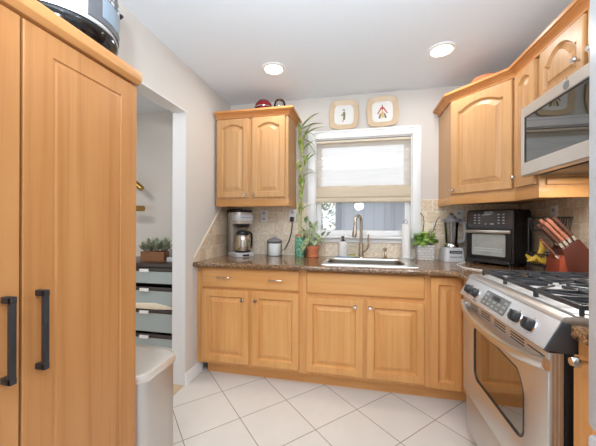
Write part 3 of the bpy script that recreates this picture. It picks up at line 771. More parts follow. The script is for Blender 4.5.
# vent strip under the panel
for y, rows in ((1.635, 3), (1.50, 3), (1.365, 3), (1.23, 3), (1.115, 1)):
    for z in ((.779, .790, .801) if rows == 3 else (.795,)):
        b = MB(); b.box(DX-.0006, DX+.004, y-.048, y+.048, z-.0026, z+.0026); part(b, 'vent_slot', 'black', d, True)
part(MB().box(.60, .645, RY0+.004, RY1-.002, .8155, .826), 'panel_gap', 'black', t, True)
# slanted control panel
PB, PT = (.578, .826), (.630, .922)
py0, py1 = RY0+.004, RY1
b = MB(); b.prism([PB, (.66, .826), (.66, .922), PT], 'y', py0, py1, .002)
cp = part(b, 'control_panel', steel('panel_steel', (224, 226, 230), .34, 'y', .6), t, True)
b = MB(); b.prism([(.582, .826), (.668, .815), (.672, .900), (.650, .920), (.632, .920)], 'y', RY0-.002, py0, .001); part(b, 'end_cap', plain('grey_enamel', (66, 66, 68), .5, noise=.4, scale=400), t, True)
pv = Vector((PT[0]-PB[0], 0, PT[1]-PB[1])).normalized(); pn = Vector((-pv.z, 0, pv.x))
def panel_mat(y, s, out=0):
    o = Vector((PB[0], y, PB[1]))+pv*s+pn*out
    m = Matrix((Vector((0, -1, 0)), pv, pn)).transposed().to_4x4(); m.translation = o; return m
for ky in (1.695, 1.612, 1.235, 1.147):
    b = MB(); b.lathe([(.029, 0), (.029, .004), (.026, .007), (.0001, .007)], seg=24, mat=panel_mat(ky, .046)); kb = part(b, 'knob_ring', 'chrome', cp, True)
    b = MB(); b.lathe([(.023, .007), (.021, .024), (.017, .029), (.0001, .029)], seg=24, mat=panel_mat(ky, .046)); b.box(-.004, .004, -.020, .020, .02, .034, .002, mat=panel_mat(ky, .046) @ Matrix.Rotation(.5, 4, 'Z')); part(b, 'control_knob', 'hatblk', cp, True)
b = MB(); b.box(-.108, .108, -.034, .036, 0, .0015, mat=panel_mat(1.430, .052)); dsp = part(b, 'display', plain('display_panel', (104, 104, 100), .15), cp, True)
b = MB()
for i in range(5):
    for j in range(3):
        if j == 2 and 0 < i < 4: continue
        b.box(-.095+i*.042, -.072+i*.042, -.026+j*.02, -.016+j*.02, .0015, .0022, mat=panel_mat(1.430, .052))
part(b, 'key', plain('key_grey', (150, 150, 146), .4), dsp, True)
b = MB(); b.box(-.035, .035, .008, .028, .0015, .0022, mat=panel_mat(1.430, .052)); part(b, 'clock_window', 'black', dsp, True)
b = MB()
for i in range(6): b.box(-.02+i*.007, -.0155+i*.007, -.004, .004 - .003*(i % 2), 0, .0008, mat=panel_mat(1.60, .012))
part(b, 'maker_mark', 'dial', cp, True)
# cooktop
b = MB(); b.prism([(.624, .920), (.66, .906), (XR-.010, .906), (XR-.010, .936), (.644, .936), (.632, .932)], 'y', RY0-.003, RY1+.003, .002); b2 = part(b, 'cooktop', 'steel_y', t, True)
part(MB().box(.675, XR-.04, RY0+.03, RY1-.03, .936, .939, .001), 'burner_tray', steel('tray_steel', (215, 215, 215), .4, 'y', .3), b2, True)
for bx, by, r in ((.80, 1.21, .042), (.80, 1.60, .05), (1.12, 1.21, .036), (1.12, 1.60, .042), (.96, 1.405, .038)):
    b = MB(); b.lathe([(r+.012, 0), (r+.010, .010), (r, .012), (r, .018), (r*.9, .022), (.0001, .023)], (bx, by, .939)); part(b, 'burner', 'iron', t, True)
for gy in (1.165, 1.4025, 1.64):
    b = MB(); y0, y1 = gy-.115, gy+.115; x0, x1 = .685, 1.25; z = .968; s = .0055
    for y in (y0, y1): b.box(x0, x1, y-s, y+s, z-.012, z+.004, .002)
    for x in (x0, (x0+x1)/2, x1): b.box(x-s, x+s, y0, y1, z-.012, z+.004, .002)
    for cx in (x0+(x1-x0)*.25, x0+(x1-x0)*.75):
        b.box(x0 if cx < .96 else .975, cx-.035, gy-s, gy+s, z-.008, z+.006, .002); b.box(cx+.035, .96 if cx < .96 else x1, gy-s, gy+s, z-.008, z+.006, .002)
        b.box(cx-s, cx+s, y0, gy-.035, z-.008, z+.006, .002); b.box(cx-s, cx+s, gy+.035, y1, z-.008, z+.006, .002)
        for sx in (-1, 1):
            for sy in (-1, 1): b.rod((cx+sx*.028, gy+sy*.028, z), (cx+sx*.115, gy+sy*.09, z-.002), .005, 6)
    for x in (x0, x1):
        for y in (y0, y1): b.rod((x, y, .938), (x, y, z), .007, 8)
    part(b, 'grate', 'iron', t, True)

# ================================================================== small cabinet, its worktop, refrigerator
t = thing('base_cabinet', 'slim maple base cabinet between the range and the refrigerator', 'cabinet', (.97, .89, 0))
b = MB(); b.box(.668, XR-.01, .778, 1.036, .10, CT-.034); part(b, 'body', 'maple', t, True)
part(MB().box(.72, .735, .778, 1.036, 0, .10), 'toe_kick', 'maple_y', t, True)
b = MB(); raised_door(b, .235, .70, DT, frame_at((.668, 1.028, .125), (0, -1, 0)), stile=.05); o = part(b, 'door', 'maple', t, True)
b = MB(); knob(b, Matrix.Translation((.648, .965, .828)) @ Matrix.Rotation(-PI/2, 4, 'Z'), .016, .045); part(b, 'knob', 'chrome', o, True)
b = MB(); b.prism([(XR-.009, 1.039), (XR-.009, .776), (.635, .776)]+rounded_corner(.665, 1.009, .03, 180, 90), 'z', CT-.034, CT, .005)
tag(part(b, 'worktop', 'granite'), 'short brown granite worktop piece beside the right end of the range', 'worktop')
t = thing('refrigerator', 'white refrigerator edge at the right side of the picture', 'refrigerator', (.93, .32, 0))
M['fridge'] = plain('fridge_white', (184, 188, 192), .3, noise=.01)
part(MB().box(.60, XR-.03, -.13, .772, .02, 1.775, .006), 'body', 'fridge', t, True)
for y0, y1 in ((-.128, .318), (.324, .770)):
    d = part(MB().box(.510, .597, y0, y1, .765, 1.77, .012), 'door', 'fridge', t, True)
    hy = .30 if y0 < 0 else .345
    b = MB(); b.box(.462, .478, hy-.01, hy+.01, .95, 1.6, .005); b.box(.478, .510, hy-.008, hy+.008, .97, .99); b.box(.478, .510, hy-.008, hy+.008, 1.56, 1.58); part(b, 'handle', 'steel_z', d, True)
for z0, z1 in ((.40, .752), (.06, .39)):
    d = part(MB().box(.510, .597, -.128, .770, z0, z1, .012), 'freezer_drawer', 'fridge', t, True)
    b = MB(); b.box(.462, .478, .05, .60, z1-.07, z1-.05, .005); b.box(.478, .510, .08, .10, z1-.068, z1-.052); b.box(.478, .510, .55, .57, z1-.068, z1-.052); part(b, 'handle', 'steel_y', d, True)

# ================================================================== window blind, plates, things on cabinet tops
t = thing('roman_blind', 'beige woven window blind half lowered over the bright window', 'blind', (.04, YB+.02, 2.0))
part(MB().box(WX0+.010, WX1-.010, YB+.004, YB+.036, 1.985, 2.005, .004), 'head_rail', plain('blind_rail', (226, 214, 192), .6), t, True)
b = MB(); n = 24
L0 = []; L1 = []
for i in range(n+1):
    z = 1.54+(1.99-1.54)*i/n; y = YB+.020+.0025*math.sin(i*PI/2)
    L0.append((WX0+.009, y, z)); L1.append((WX1-.009, y, z))
b.loft([L0, L1], False, False, closed=False); part(b, 'fabric', 'shade', t, True, recalc=False)
b = MB()
prof = [(YB+.014, 1.565), (YB+.002, 1.53), (YB-.006, 1.475), (YB+.004, 1.460), (YB-.004, 1.445), (YB-.005, 1.428), (YB+.006, 1.418), (YB+.024, 1.424), (YB+.030, 1.46), (YB+.026, 1.57)]
b.prism(prof, 'x', WX0+.010, WX1-.010); part(b, 'folded_hem', 'shade_fold', t, True)

M['plate_tan'] = plain('plate_tan', (214, 190, 158), .35, noise=.06, scale=40)
M['plate_white'] = plain('plate_white', (236, 234, 230), .25, noise=.01)
M['red'] = plain('paint_red', (196, 74, 62), .5); M['olive'] = plain('paint_olive', (128, 120, 72), .5); M['bluegrey'] = plain('paint_bluegrey', (104, 112, 124), .5); M['straw'] = plain('paint_straw', (214, 186, 120), .5)
def plate(label, cx, cz, s, tilt, marks, k_=1.35):
    t = thing('wall_plate', label, 'decorative plate', (cx, YB-.001, cz), 0, 'square plates above the window')
    def lp(k, y, bulge, wob=0):
        pts = []
        for q in range(48):
            a = 2*PI*q/48; c, s_ = math.cos(a), math.sin(a)
            r = (abs(c)**5+abs(s_)**5)**(-1/5)*k*(1+bulge*math.cos(4*a)*.0) * (1+wob*math.cos(4*a)+wob*.9*math.cos(8*a+.6))
            pts.append((r*c, y, r*s_))
        return pts
    m = Matrix.Rotation(tilt, 4, 'Y')
    h = s/2
    part(MB().loft([lp(h*.6, 0, 0), lp(h*.97, -.014, 0, .02), lp(h, -.020, 0, .02), lp(h*.98, -.024, 0, .02), lp(h*.68, -.013, 0), lp(h*.66, -.009, 0), lp(h*.5, -.006, 0)], mat=m), 'rim', 'plate_tan', t)
    part(MB().loft([lp(h*.665, -.0115, 0), lp(h*.66, -.0130, 0), lp(h*.60, -.0105, 0)], mat=m), 'well', 'plate_white', t)
    for nm, mt, pts in marks:
        pts = [(x*k_, z*k_) for x, z in pts]
        part(MB().prism([(x*s, z*s) for x, z in pts], 'y', -.0118, -.0100, mat=m), nm, mt, t)
plate('left tan square plate with a small green figure above the window', -.128, 2.235, .272, .03, [
    ('painted_body', 'olive', [(-.02, -.12), (.03, -.13), (.04, .02), (.02, .10), (-.03, .06), (-.015, -.03)]),
    ('painted_head', 'bluegrey', [(-.03, .11), (.02, .11), (.015, .145), (-.025, .145)]),
    ('painted_basket', 'bluegrey', [(-.07, -.02), (-.03, -.03), (-.03, .03), (-.06, .02)]),
    ('painted_foot', 'red', [(-.04, -.18), (-.01, -.17), (-.005, -.13), (-.025, -.13)])])
plate('right tan square plate with a small red roofed figure above the window', .218, 2.240, .276, -.03, [
    ('painted_roof', 'red', [(-.13, -.05), (-.10, -.05), (-.02, .07), (0, .02), (.02, .07), (.10, -.05), (.13, -.05), (.04, .10), (.0, .13), (-.04, .10)]),
    ('painted_robe', 'straw', [(-.03, -.15), (.03, -.15), (.02, .02), (-.02, .02)]),
    ('painted_side', 'olive', [(-.10, -.16), (-.05, -.16), (-.025, -.02), (-.07, -.06)]),
    ('painted_side', 'olive', [(.10, -.16), (.05, -.16), (.025, -.02), (.07, -.06)]),
    ('painted_tip', 'bluegrey', [(-.015, .13), (.015, .13), (.01, .17), (-.01, .17)])])
t = thing('enamel_pot', 'dark red round pot on top of the left wall cabinet', 'pot', (-.835, 2.46, UT))
part(MB().lathe([(.0001, 0), (.055, 0), (.07, .03), (.078, .10), (.080, .118), (.076, .122)], seg=28), 'body', plain('dark_red', (96, 18, 28), .15, noise=.2, scale=12), t)
part(MB().lathe([(.082, .120), (.080, .132), (.072, .158), (.05, .184), (.025, .196), (.0001, .199)], seg=28), 'lid', plain('deep_red', (104, 18, 28), .12, noise=.25, scale=14), t)
part(MB().lathe([(.0835, .118), (.0845, .121), (.0835, .124)], seg=28), 'rim', 'chrome', t)
t = thing('glass_cloche', 'clear glass dome with dark rim beside the red pot', 'glass dome', (-.685, 2.46, UT))
part(MB().lathe([(.052, 0), (.054, .05), (.054, .12), (.050, .155), (.036, .182), (.015, .193), (.0001, .195)], seg=28), 'dome', clear_glass('thin_dome', (.97, .97, .97), 0), t)
b = MB(); b.tube([(.0545*math.cos(a), 0, .14+.056*math.sin(a)) for a in [PI*k/14 for k in range(15)]], .0017); part(b, 'wire_hoop', 'dial', t)
t = thing('clay_dish', 'reddish clay dish on top of the corner wall cabinet', 'dish', (.93, 2.36, UT))
part(MB().lathe([(.0001, 0), (.06, 0), (.075, .02), (.09, .13), (.095, .158), (.09, .162), (.085, .155), (.07, .03), (.0001, .02)], seg=24), 'bowl', 'terra', t)
t = thing('black_pan', 'black round pan with a wire handle on the corner wall cabinet', 'pan', (1.08, 2.22, UT))
part(MB().lathe([(.0001, 0), (.05, 0), (.06, .05), (.062, .13), (.05, .158), (.02, .170), (.0001, .172)], seg=24), 'body', 'hatblk', t)
b = MB(); b.tube([(.03+.0*k, -.06+.12*k/10, .155+.045*math.sin(PI*k/10)) for k in range(11)], .003); b.tube([(.05, -.02, .17), (.10, -.05, .19), (.13, -.12, .20)], .003); part(b, 'wire_handle', 'wire', t)

# ================================================================== outlets
def outlet(label, loc, rz, name='wall_outlet'):
    t = thing(name, label, 'outlet', loc, rz)
    part(MB().box(-.036, .036, -.006, 0, -.058, .058, .002), 'cover_plate', 'whiteplastic', t)
    for z in (-.028, .028):
        s = part(MB().box(-.016, .016, -.008, -.005, z-.013, z+.013, .003), 'socket', 'silver', t)
        for x in (-.0065, .0065): part(MB().box(x-.0015, x+.0015, -.0085, -.0075, z-.005, z+.006), 'slot', 'black', s)
    return t
outlet('white wall outlet on the stone tiles above the glass canister', (-.905, YB-.011, 1.292), 0)
outlet('white wall outlet holding the black plug beside the left wall cabinet', (-.615, YB-.011, 1.300), 0)
outlet('pale wall outlet on the stone tiles behind the blender', (.855, YB-.011, 1.285), 0)
outlet('pale wall outlet on the right wall above the wire basket', (XR-.009, 2.235, 1.29), -PI/2)
t = thing('power_plug', 'black plug with its cord below the left wall cabinet', 'plug', (-.615, YB-.02, 1.262))
part(MB().box(-.018, .018, -.035, .0, -.022, .022, .006), 'body', 'black', t)
b = MB(); b.tube([(0, -.02, -.02), (.002, -.022, -.06), (-.005, -.022, -.13), (-.03, -.02, -.21), (-.065, -.015, -.275), (-.085, -.012, -.30)], .0045); part(b, 'cord', 'black', t)

# ================================================================== things on the worktop
t = thing('coffee_maker', 'silver coffee maker with steel carafe in the left corner', 'coffee maker', (-1.085, 2.53, CT), R_(48))
b = MB(); b.prism(rrect(-.085, .085, -.11, .10, .03), 'z', 0, .035, .004); base = part(b, 'base', 'silver', t)
part(MB().lathe([(.0001, 0), (.055, 0), (.055, .004), (.0001, .004)], (0, -.03, .035), 24), 'warming_plate', 'hatblk', base)
part(MB().box(-.03, .03, -.1125, -.108, .006, .022, .002), 'switch_panel', 'black', base)
b = MB(); b.prism(rrect(-.083, .083, .02, .10, .025), 'z', .035, .385, .003); part(b, 'tower', plain('warm_silver', (158, 148, 136), .35, metal=.3), t)
b = MB(); b.prism(rrect(-.086, .086, -.11, .02, .045), 'z', .285, .385, .006); hd = part(b, 'brew_head', plain('warm_silver_head', (190, 182, 172), .3, metal=.4), t)
b = MB(); b.prism(rrect(-.088, .088, -.112, .01, .046), 'z', .315, .36, .003); bd_ = part(b, 'head_band', 'silver', hd)
b = MB()
for i in range(7): b.box(-.045+i*.013, -.036+i*.013, -.1135, -.1115, .335, .342)
part(b, 'maker_mark', 'bluegrey', bd_)
b = MB(); b.prism(rrect(-.08, .08, -.10, .09, .04), 'z', .385, .405, .006); b.box(-.03, .03, .02, .08, .405, .42, .006); part(b, 'top_lid', 'black', t)
b = MB()
for x in (-.02, .005, .03): part(MB().ball((x, -.102, .375), .007, 10), 'button', 'chrome', hd)
part(MB().lathe([(.05, .255), (.058, .27), (.06, .285), (.0001, .285), (.0001, .255)], (0, -.045, 0), 24), 'filter_basket', 'black', t)
cf = part(MB().lathe([(.0001, .04), (.062, .04), (.066, .05), (.066, .14), (.060, .175), (.05, .19), (.0001, .19)], (0, -.045, 0), 32), 'carafe', steel('carafe_steel', (205, 198, 186), .22, 'z'), t)
part(MB().lathe([(.052, .188), (.054, .205), (.045, .222), (.02, .23), (.0001, .23)], (0, -.045, 0), 24), 'carafe_lid', 'black', cf)
part(MB().lathe([(.0665, .04), (.068, .045), (.0665, .055)], (0, -.045, 0), 32), 'carafe_foot', 'black', cf)
hx = Matrix.Rotation(R_(20), 4, 'Z')
b = MB(); b.tube([(.05, 0, .205), (.085, 0, .21), (.108, 0, .195), (.112, 0, .15), (.11, 0, .10), (.098, 0, .07), (.064, 0, .062)], .009, 8, mat=Matrix.Translation((0, -.045, 0)) @ hx); part(b, 'carafe_handle', 'black', cf)
b = MB(); b.tube([(-.07, .09, .36), (-.09, .08, .40), (-.06, .04, .415), (.0, .03, .413)], .006); part(b, 'lid_hinge', 'black', t)

t.scale = (1.08, 1.08, 1.06)
t = thing('glass_canister', 'glass canister of white powder with a grey lid', 'canister', (-.780, 2.625, CT))
part(MB().lathe([(.0001, .004), (.066, .004), (.068, .01), (.068, .118), (.0001, .122)], seg=28), 'powder', plain('flour', (250, 249, 246), .9), t)
part(MB().lathe([(.070, 0), (.0715, .008), (.0715, .12), (.064, .137), (.060, .137)], seg=28), 'jar', 'glass', t)
ld = part(MB().lathe([(.062, .134), (.073, .136), (.073, .145), (.055, .155), (.02, .170), (.012, .172), (.0001, .172)], seg=28), 'lid', plain('smoke_lid', (148, 150, 154), .25), t)
part(MB().lathe([(.010, .17), (.012, .175), (.016, .182), (.012, .19), (.0001, .191)], seg=16), 'lid_knob', 'silver', ld)

# lucky bamboo in a green vase
t = thing('bamboo_plant', 'tall lucky bamboo in a green patterned vase beside the window', 'plant', (-.528, 2.632, CT))
M['vase'] = leafmat('vase_pattern', (24, 124, 88), (150, 200, 168), 60)
b = MB(); b.prism(rrect(-.044, .044, -.044, .044, .018), 'z', 0, .185, .003); part(b, 'vase', 'vase', t)
part(MB().prism(rrect(-.038, .038, -.038, .038, .012), 'z', .180, .205), 'soil', 'terra', t)
stems = [[(-.01, 0, .17), (-.022, .01, .40), (-.018, .02, .62), (-.008, .01, .85), (-.002, .0, 1.05), (.005, 0, 1.2)],
         [(.015, -.01, .17), (.0, -.01, .36), (.012, -.01, .55), (.022, .0, .75), (.014, .0, .95), (.024, .005, 1.12)],
         [(.0, .02, .17), (.01, .03, .5), (.022, .03, .70), (.030, .03, .86)]]
for st in stems:
    b = MB(); n = len(st); b.tube(st, [.0046-.002*i/(n-1) for i in range(n)], 8); part(b, 'stem', 'stem', t)
b = MB()
def bl(base, d, L, wd, sag=.12): b.leaf(base, (base[0]+d[0]*L, base[1]+d[1]*L, base[2]+d[2]*L), wd, sag, 7)
for base, d, L in (((.005, 0, 1.20), (.80, -.1, .55), .21), ((.005, 0, 1.19), (.93, -.1, .1), .22), ((.005, 0, 1.17), (.75, -.2, -.45), .19), ((0, 0, 1.15), (.5, .0, .8), .17),
                   ((.02, 0, 1.12), (.95, -.05, .3), .23), ((.02, 0, 1.10), (.7, .1, -.55), .16), ((.02, 0, 1.08), (.6, -.3, -.72), .2), ((.01, 0, 1.02), (.45, -.2, .85), .2), ((.014, 0, .98), (.72, -.2, .5), .15),
                   ((.014, 0, .95), (.4, -.6, -.65), .14), ((.014, 0, .94), (.15, -.5, .85), .18), ((.03, .03, .86), (.75, -.2, .55), .17), ((.03, .03, .84), (.45, -.2, .85), .15), ((.03, .03, .82), (.8, -.2, -.3), .13),
                   ((.02, 0, .75), (.95, -.1, .12), .14), ((.02, 0, .74), (.1, -.6, -.75), .13), ((.0, 0, .9), (-.05, -.75, -.6), .15), ((.0, 0, .86), (.1, -.7, -.7), .15), ((-.01, .02, .66), (.15, -.6, .7), .13),
                   ((-.01, .01, .62), (.2, -.4, -.85), .12), ((.012, -.01, .55), (.25, -.3, .85), .17), ((.0, 0, .42), (.85, -.2, .35), .15), ((.0, 0, .38), (.1, -.4, .85), .14), ((-.005, 0, 1.1), (-.05, -.35, .9), .17), ((-.002, -.01, 1.0), (.05, -.6, .75), .15)):
    v = Vector(d).normalized(); bl(base, v, L*1.12, .034)
part(b, 'foliage', 'leaf_pale', t, recalc=False)

# pothos in terracotta pot
t = thing('pothos_plant', 'variegated pothos in a terracotta pot at the left end of the sink', 'plant', (-.408, 2.612, CT))
part(MB().lathe([(.0001, .0), (.058, 0), (.064, .008), (.064, .014), (.05, .016), (.0001, .016)], seg=24), 'saucer', 'terra', t)
part(MB().lathe([(.0001, .012), (.044, .012), (.058, .075), (.066, .077), (.068, .10), (.062, .101), (.058, .085), (.0001, .082)], seg=24), 'pot', 'terra', t)
part(MB().lathe([(.0001, .088), (.057, .087), (.057, .080), (.0001, .080)], seg=20), 'soil', 'soil', t)
b = MB(); b2 = MB(); rnd = random.Random(3)
for p, q, wd in (((-.03, -.04, .27), (.02, -.09, .22), .05), ((.0, -.02, .30), (.06, -.06, .24), .055), ((-.05, 0, .25), (-.09, -.05, .17), .05), ((-.02, -.03, .19), (-.06, -.09, .06), .06), ((-.05, -.02, .14), (-.09, -.07, .03), .06),
                 ((.03, -.01, .22), (.07, -.05, .13), .045), ((.06, -.02, .17), (.12, -.04, .10), .04), ((.09, -.02, .19), (.13, -.05, .24), .035), ((.14, -.02, .20), (.185, -.05, .235), .04), ((-.06, -.01, .31), (-.04, -.06, .38), .04),
                 ((-.01, .0, .24), (-.03, -.05, .34), .045), ((.02, 0, .16), (.03, -.07, .10), .05), ((-.07, -.01, .2), (-.11, -.04, .28), .04), ((.04, .0, .14), (.10, -.03, .16), .04), ((-.03, -.02, .12), (-.03, -.08, .12), .05), ((.02, .01, .27), (.05, -.02, .33), .04), ((-.045, -.02, .22), (-.005, -.06, .13), .055)):
    b.leaf(p, q, wd*1.15, .12, 6)
    b2.tube([(rnd.uniform(-.02, .02), rnd.uniform(-.02, .02), .085), ((p[0])*.5, p[1]*.5, .085+(p[2]-.085)*.6), p], .0025, 6)
part(b, 'foliage', 'leaf_var', t, recalc=False); part(b2, 'stem', 'stem', t)

t = thing('soap_tray', 'small white and blue tray under the white soap bottle', 'tray', (-.095, 2.615, CT))
part(MB().lathe([(.0001, 0), (.066, 0), (.078, .008), (.078, .012), (.07, .010), (.062, .005), (.0001, .005)], seg=28, sx=1.15, sy=.6), 'dish', plain('tray_white', (222, 230, 240), .3), t)
part(MB().lathe([(.0785, .009), (.0795, .0125), (.077, .0135), (.0765, .0105)], seg=28, sx=1.15, sy=.6), 'rim', plain('tray_blue', (74, 128, 190), .3), t)
t = thing('soap_bottle', 'white soap bottle with black pump left of the faucet', 'soap dispenser', (-.128, 2.615, CT+.0055))
part(MB().lathe([(.0001, 0), (.038, 0), (.041, .006), (.041, .11), (.038, .125), (.016, .137), (.014, .145), (.0001, .145)], seg=28), 'bottle', 'whiteplastic', t)
b = MB(); b.lathe([(.016, .143), (.016, .156), (.006, .158), (.006, .175), (.012, .176), (.012, .188), (.0001, .189)], seg=16); b.tube([(0, 0, .183), (-.01, -.03, .183), (-.012, -.038, .176)], .005); part(b, 'pump', 'hatblk', t)
t = thing('sponge', 'yellow and green dish sponge beside the soap bottle', 'sponge', (-.045, 2.612, CT+.0055))
part(MB().box(-.028, .028, -.02, .02, .0, .018, .004), 'foam', plain('sponge_yellow', (226, 208, 96), .9, bump=.3, scale=150), t)
part(MB().box(-.028, .028, -.02, .02, .0182, .025, .002), 'scouring_pad', plain('scour_green', (148, 160, 120), .95), t)

t = thing('kitchen_faucet', 'brushed nickel gooseneck faucet behind the sink', 'faucet', (.032, 2.61, CT))
part(MB().lathe([(.0001, 0), (.028, 0), (.028, .006), (.023, .012), (.0215, .10), (.019, .13), (.0001, .13)], seg=24), 'base', 'nickel', t)
gp = [(0, 0, .12), (0, 0, .25)]+[(-.026+.026*math.cos(a), -.05+.05*math.cos(a), .318+.062*math.sin(a)) for a in [PI*k/12 for k in range(13)]]+[(-.052, -.1, .29)]
part(MB().tube(gp, .0135, 14), 'gooseneck', 'nickel', t)
b = MB(); b.tube([(-.052, -.1, .30), (-.054, -.102, .26), (-.057, -.105, .22), (-.059, -.107, .195)], [.0135, .017, .021, .020], 18); sh_ = part(b, 'spray_head', 'nickel', t)
b = MB(); b.rod((-.059, -.107, .196), (-.0595, -.1075, .189), .016, 16); part(b, 'nozzle', 'dial', sh_)
b = MB(); b.tube([(.012, 0, .055), (.045, -.005, .085), (.062, -.008, .115), (.060, -.008, .15), (.064, -.008, .215)], [.012, .012, .010, .007, .006], 12); part(b, 'lever', 'nickel', t)
t = thing('counter_soap_pump', 'short chrome soap pump right of the faucet', 'soap dispenser', (.243, 2.645, CT))
part(MB().lathe([(.0001, 0), (.019, 0), (.019, .008), (.012, .012), (.012, .045), (.009, .05), (.009, .062), (.013, .064), (.013, .092), (.0001, .094)], seg=18), 'body', 'nickel', t)
b = MB(); b.tube([(0, 0, .084), (-.015, -.03, .086), (-.02, -.042, .08)], .0065); part(b, 'spout', 'nickel', t)
t = thing('paper_towel_holder', 'upright paper towel roll on its stand right of the sink', 'paper towel holder', (.418, 2.64, CT))
part(MB().lathe([(.0001, 0), (.055, 0), (.057, .006), (.055, .012), (.0001, .012)], seg=24), 'base', 'silver', t)
part(MB().lathe([(.02, .014), (.036, .014), (.037, .018), (.037, .302), (.036, .306), (.02, .306)], seg=28), 'paper_roll', 'paper', t)
b = MB(); b.rod((0, 0, .01), (0, 0, .312), .005); b.tube([(.012*math.cos(a), 0, .325+.014*math.sin(a)) for a in [2*PI*k/16 for k in range(16)]], .0025, 6, True); part(b, 'rod', 'chrome', t)

t = thing('potted_pothos', 'bright green pothos in a white ribbed square pot', 'plant', (.568, 2.612, CT))
M['potwhite'] = brick('ribbed_pot', (226, 224, 220), (214, 212, 208), (190, 188, 186), .035, .022, .003, .5, (0, 2), .6, bump=.8)
b = MB()
lpz = lambda s, z: [(x*s, y*s, z) for x, y in rrect(-.066, .066, -.05, .05, .012)]
b.loft([lpz(.93, .0), lpz(1.0, .008), lpz(1.03, .13), lpz(.96, .13), lpz(.95, .115)]); part(b, 'pot', 'potwhite', t)
b = MB(); b2 = MB(); rnd = random.Random(11)
for i in range(70):
    a = rnd.uniform(0, 2*PI); q = rnd.uniform(.02, .135); z = .140+rnd.uniform(.0, .105)*(1.2-q/.135)
    p = (q*.6*math.cos(a), q*.45*math.sin(a), z); d = rnd.uniform(.06, .085)
    tip = (p[0]+d*math.cos(a)*1.0, p[1]+d*.7*math.sin(a)-.015, p[2]+rnd.uniform(-.035, .035))
    tip = (max(-.112, min(.093, tip[0])), max(-.10, min(.075, tip[1])), tip[2])
    b.leaf(p, tip, rnd.uniform(.050, .066), .12, 6)
    b2.tube([(p[0]*.2, p[1]*.2, .11), (p[0]*.7, p[1]*.7, z*.9+.02), p], .002, 5)
for p, tip in (((.05, 0, .21), (.094, -.02, .27)), ((.03, 0, .22), (.07, -.02, .28)), ((-.06, 0, .18), (-.112, -.04, .20)), ((-.05, 0, .15), (-.112, -.04, .125)), ((.05, 0, .19), (.094, -.03, .235))): b.leaf(p, tip, .055, .12, 6)
part(b, 'foliage', 'leaf', t, recalc=False); part(b2, 'stem', 'stem', t)
part(MB().box(-.062, .062, -.048, .048, .10, .117), 'soil', 'soil', t)
b = MB()
b.tube([(-.015, .03, .11), (-.012, .035, .22), (-.005, .04, .29), (.0, .045, .32), (-.006, .045, .37), (-.03, .045, .405)], .0032, 6); b.tube([(.05, .03, .11), (.06, .035, .22), (.085, .04, .28), (.10, .045, .335), (.125, .045, .37)], .0032, 6)
for c in ((-.012, .035, .235), (-.004, .04, .285), (.06, .035, .24), (.088, .04, .285)): b.ball(c, .006, 8)
part(b, 'twig', 'twig', t)

t = thing('blender', 'silver blender with clear jug left of the black toaster oven', 'blender', (.770, 2.598, CT), R_(8))
b = MB(); b.loft([[(x*s, y*s, z) for x, y in rrect(-.088, .088, -.085, .085, .03)] for s, z in ((1.0, 0), (1.02, .008), (.99, .02), (.93, .085), (.88, .105), (.80, .112))]); bs = part(b, 'base', 'silver', t)
part(MB().box(-.052, .052, -.0875, -.078, .068, .090, .003), 'label_plate', 'black', bs)
b = MB()
for i in range(8): b.box(-.042+i*.011, -.034+i*.011, -.0885, -.087, .074, .083)
part(b, 'label_letters', 'greyplastic', bs)
for i in range(5): part(MB().box(-.05+i*.022, -.034+i*.022, -.0895, -.08, .034, .046, .003), 'button', 'greyplastic', bs)
part(MB().lathe([(.06, .11), (.062, .122), (.055, .142), (.05, .148), (.0001, .148)], seg=24), 'collar', 'chrome', t)
part(MB().lathe([(.044, .146), (.047, .15), (.058, .325), (.060, .33), (.055, .33), (.043, .155), (.0001, .152)], seg=28), 'jug', clear_glass('jug_glass', (.96, .97, .97), .02), t)
b = MB(); b.rod((0, 0, .15), (0, 0, .315), .013, 12, .016); part(b, 'blade_column', plain('smoke_column', (150, 150, 156), .3), t)
b = MB(); b.tube([(.064, 0, .315), (.10, 0, .32), (.118, 0, .30), (.118, 0, .20), (.105, 0, .165), (.055, 0, .16)], .016, 10); part(b, 'jug_handle', plain('smoke_handle', (186, 186, 190), .3), t)
b = MB(); b.lathe([(.060, .322), (.064, .330), (.064, .345), (.045, .352), (.036, .372), (.026, .380), (.0001, .382)], seg=28); b.box(-.082, .082, -.022, .022, .330, .346, .006); part(b, 'jug_lid', plain('smoke_grey', (128, 128, 132), .3), t)
b = MB(); b.ball((0, 0, .382), .016, 12); part(b, 'lid_cap', 'black', t)

t.scale = (.92, .92, 1)
# toaster oven, turned to the room's diagonal
fl, fr = Vector((.860, 2.512)), Vector((1.070, 2.258)); tw_ = (fr-fl).length; td = (fr-fl).normalized()
TA = math.atan2(td.y, td.x)
mid = (fl+fr)/2
t = thing('toaster_oven', 'black toaster oven with glass door in the right corner', 'toaster oven', (mid.x, mid.y, CT), TA)
h0 = tw_/2; D = .245
b = MB(); b.prism([(y, z) for y, z in rrect(.006, D, .018, .415, .03)], 'x', -h0, h0, .004)
part(b, 'housing', 'housing_black', t)
b = MB(); b.prism(rrect(-h0-.001, h0+.001, .018, .416, .022), 'y', -.002, .010, .003); fp = part(b, 'front_panel', 'black', t)
b = MB(); b.prism(rrect(-h0+.008, h0-.008, .275, .408, .012), 'y', -.005, 0, .001); ctl = part(b, 'control_panel', plain('control_grey', (74, 74, 76), .12), fp)
b = MB()
for sx in (-.085, .085):
    for i in range(2):
        for j in range(4): b.box(sx-.022+i*.032, sx-.009+i*.032, -.0058, -.0048, .312+j*.021, .3185+j*.021)
for x in (-.02, .015, .03): b.box(x-.004, x+.004, -.0058, -.0048, .305, .314)
part(b, 'touch_icon', 'silver', ctl)
b = MB()
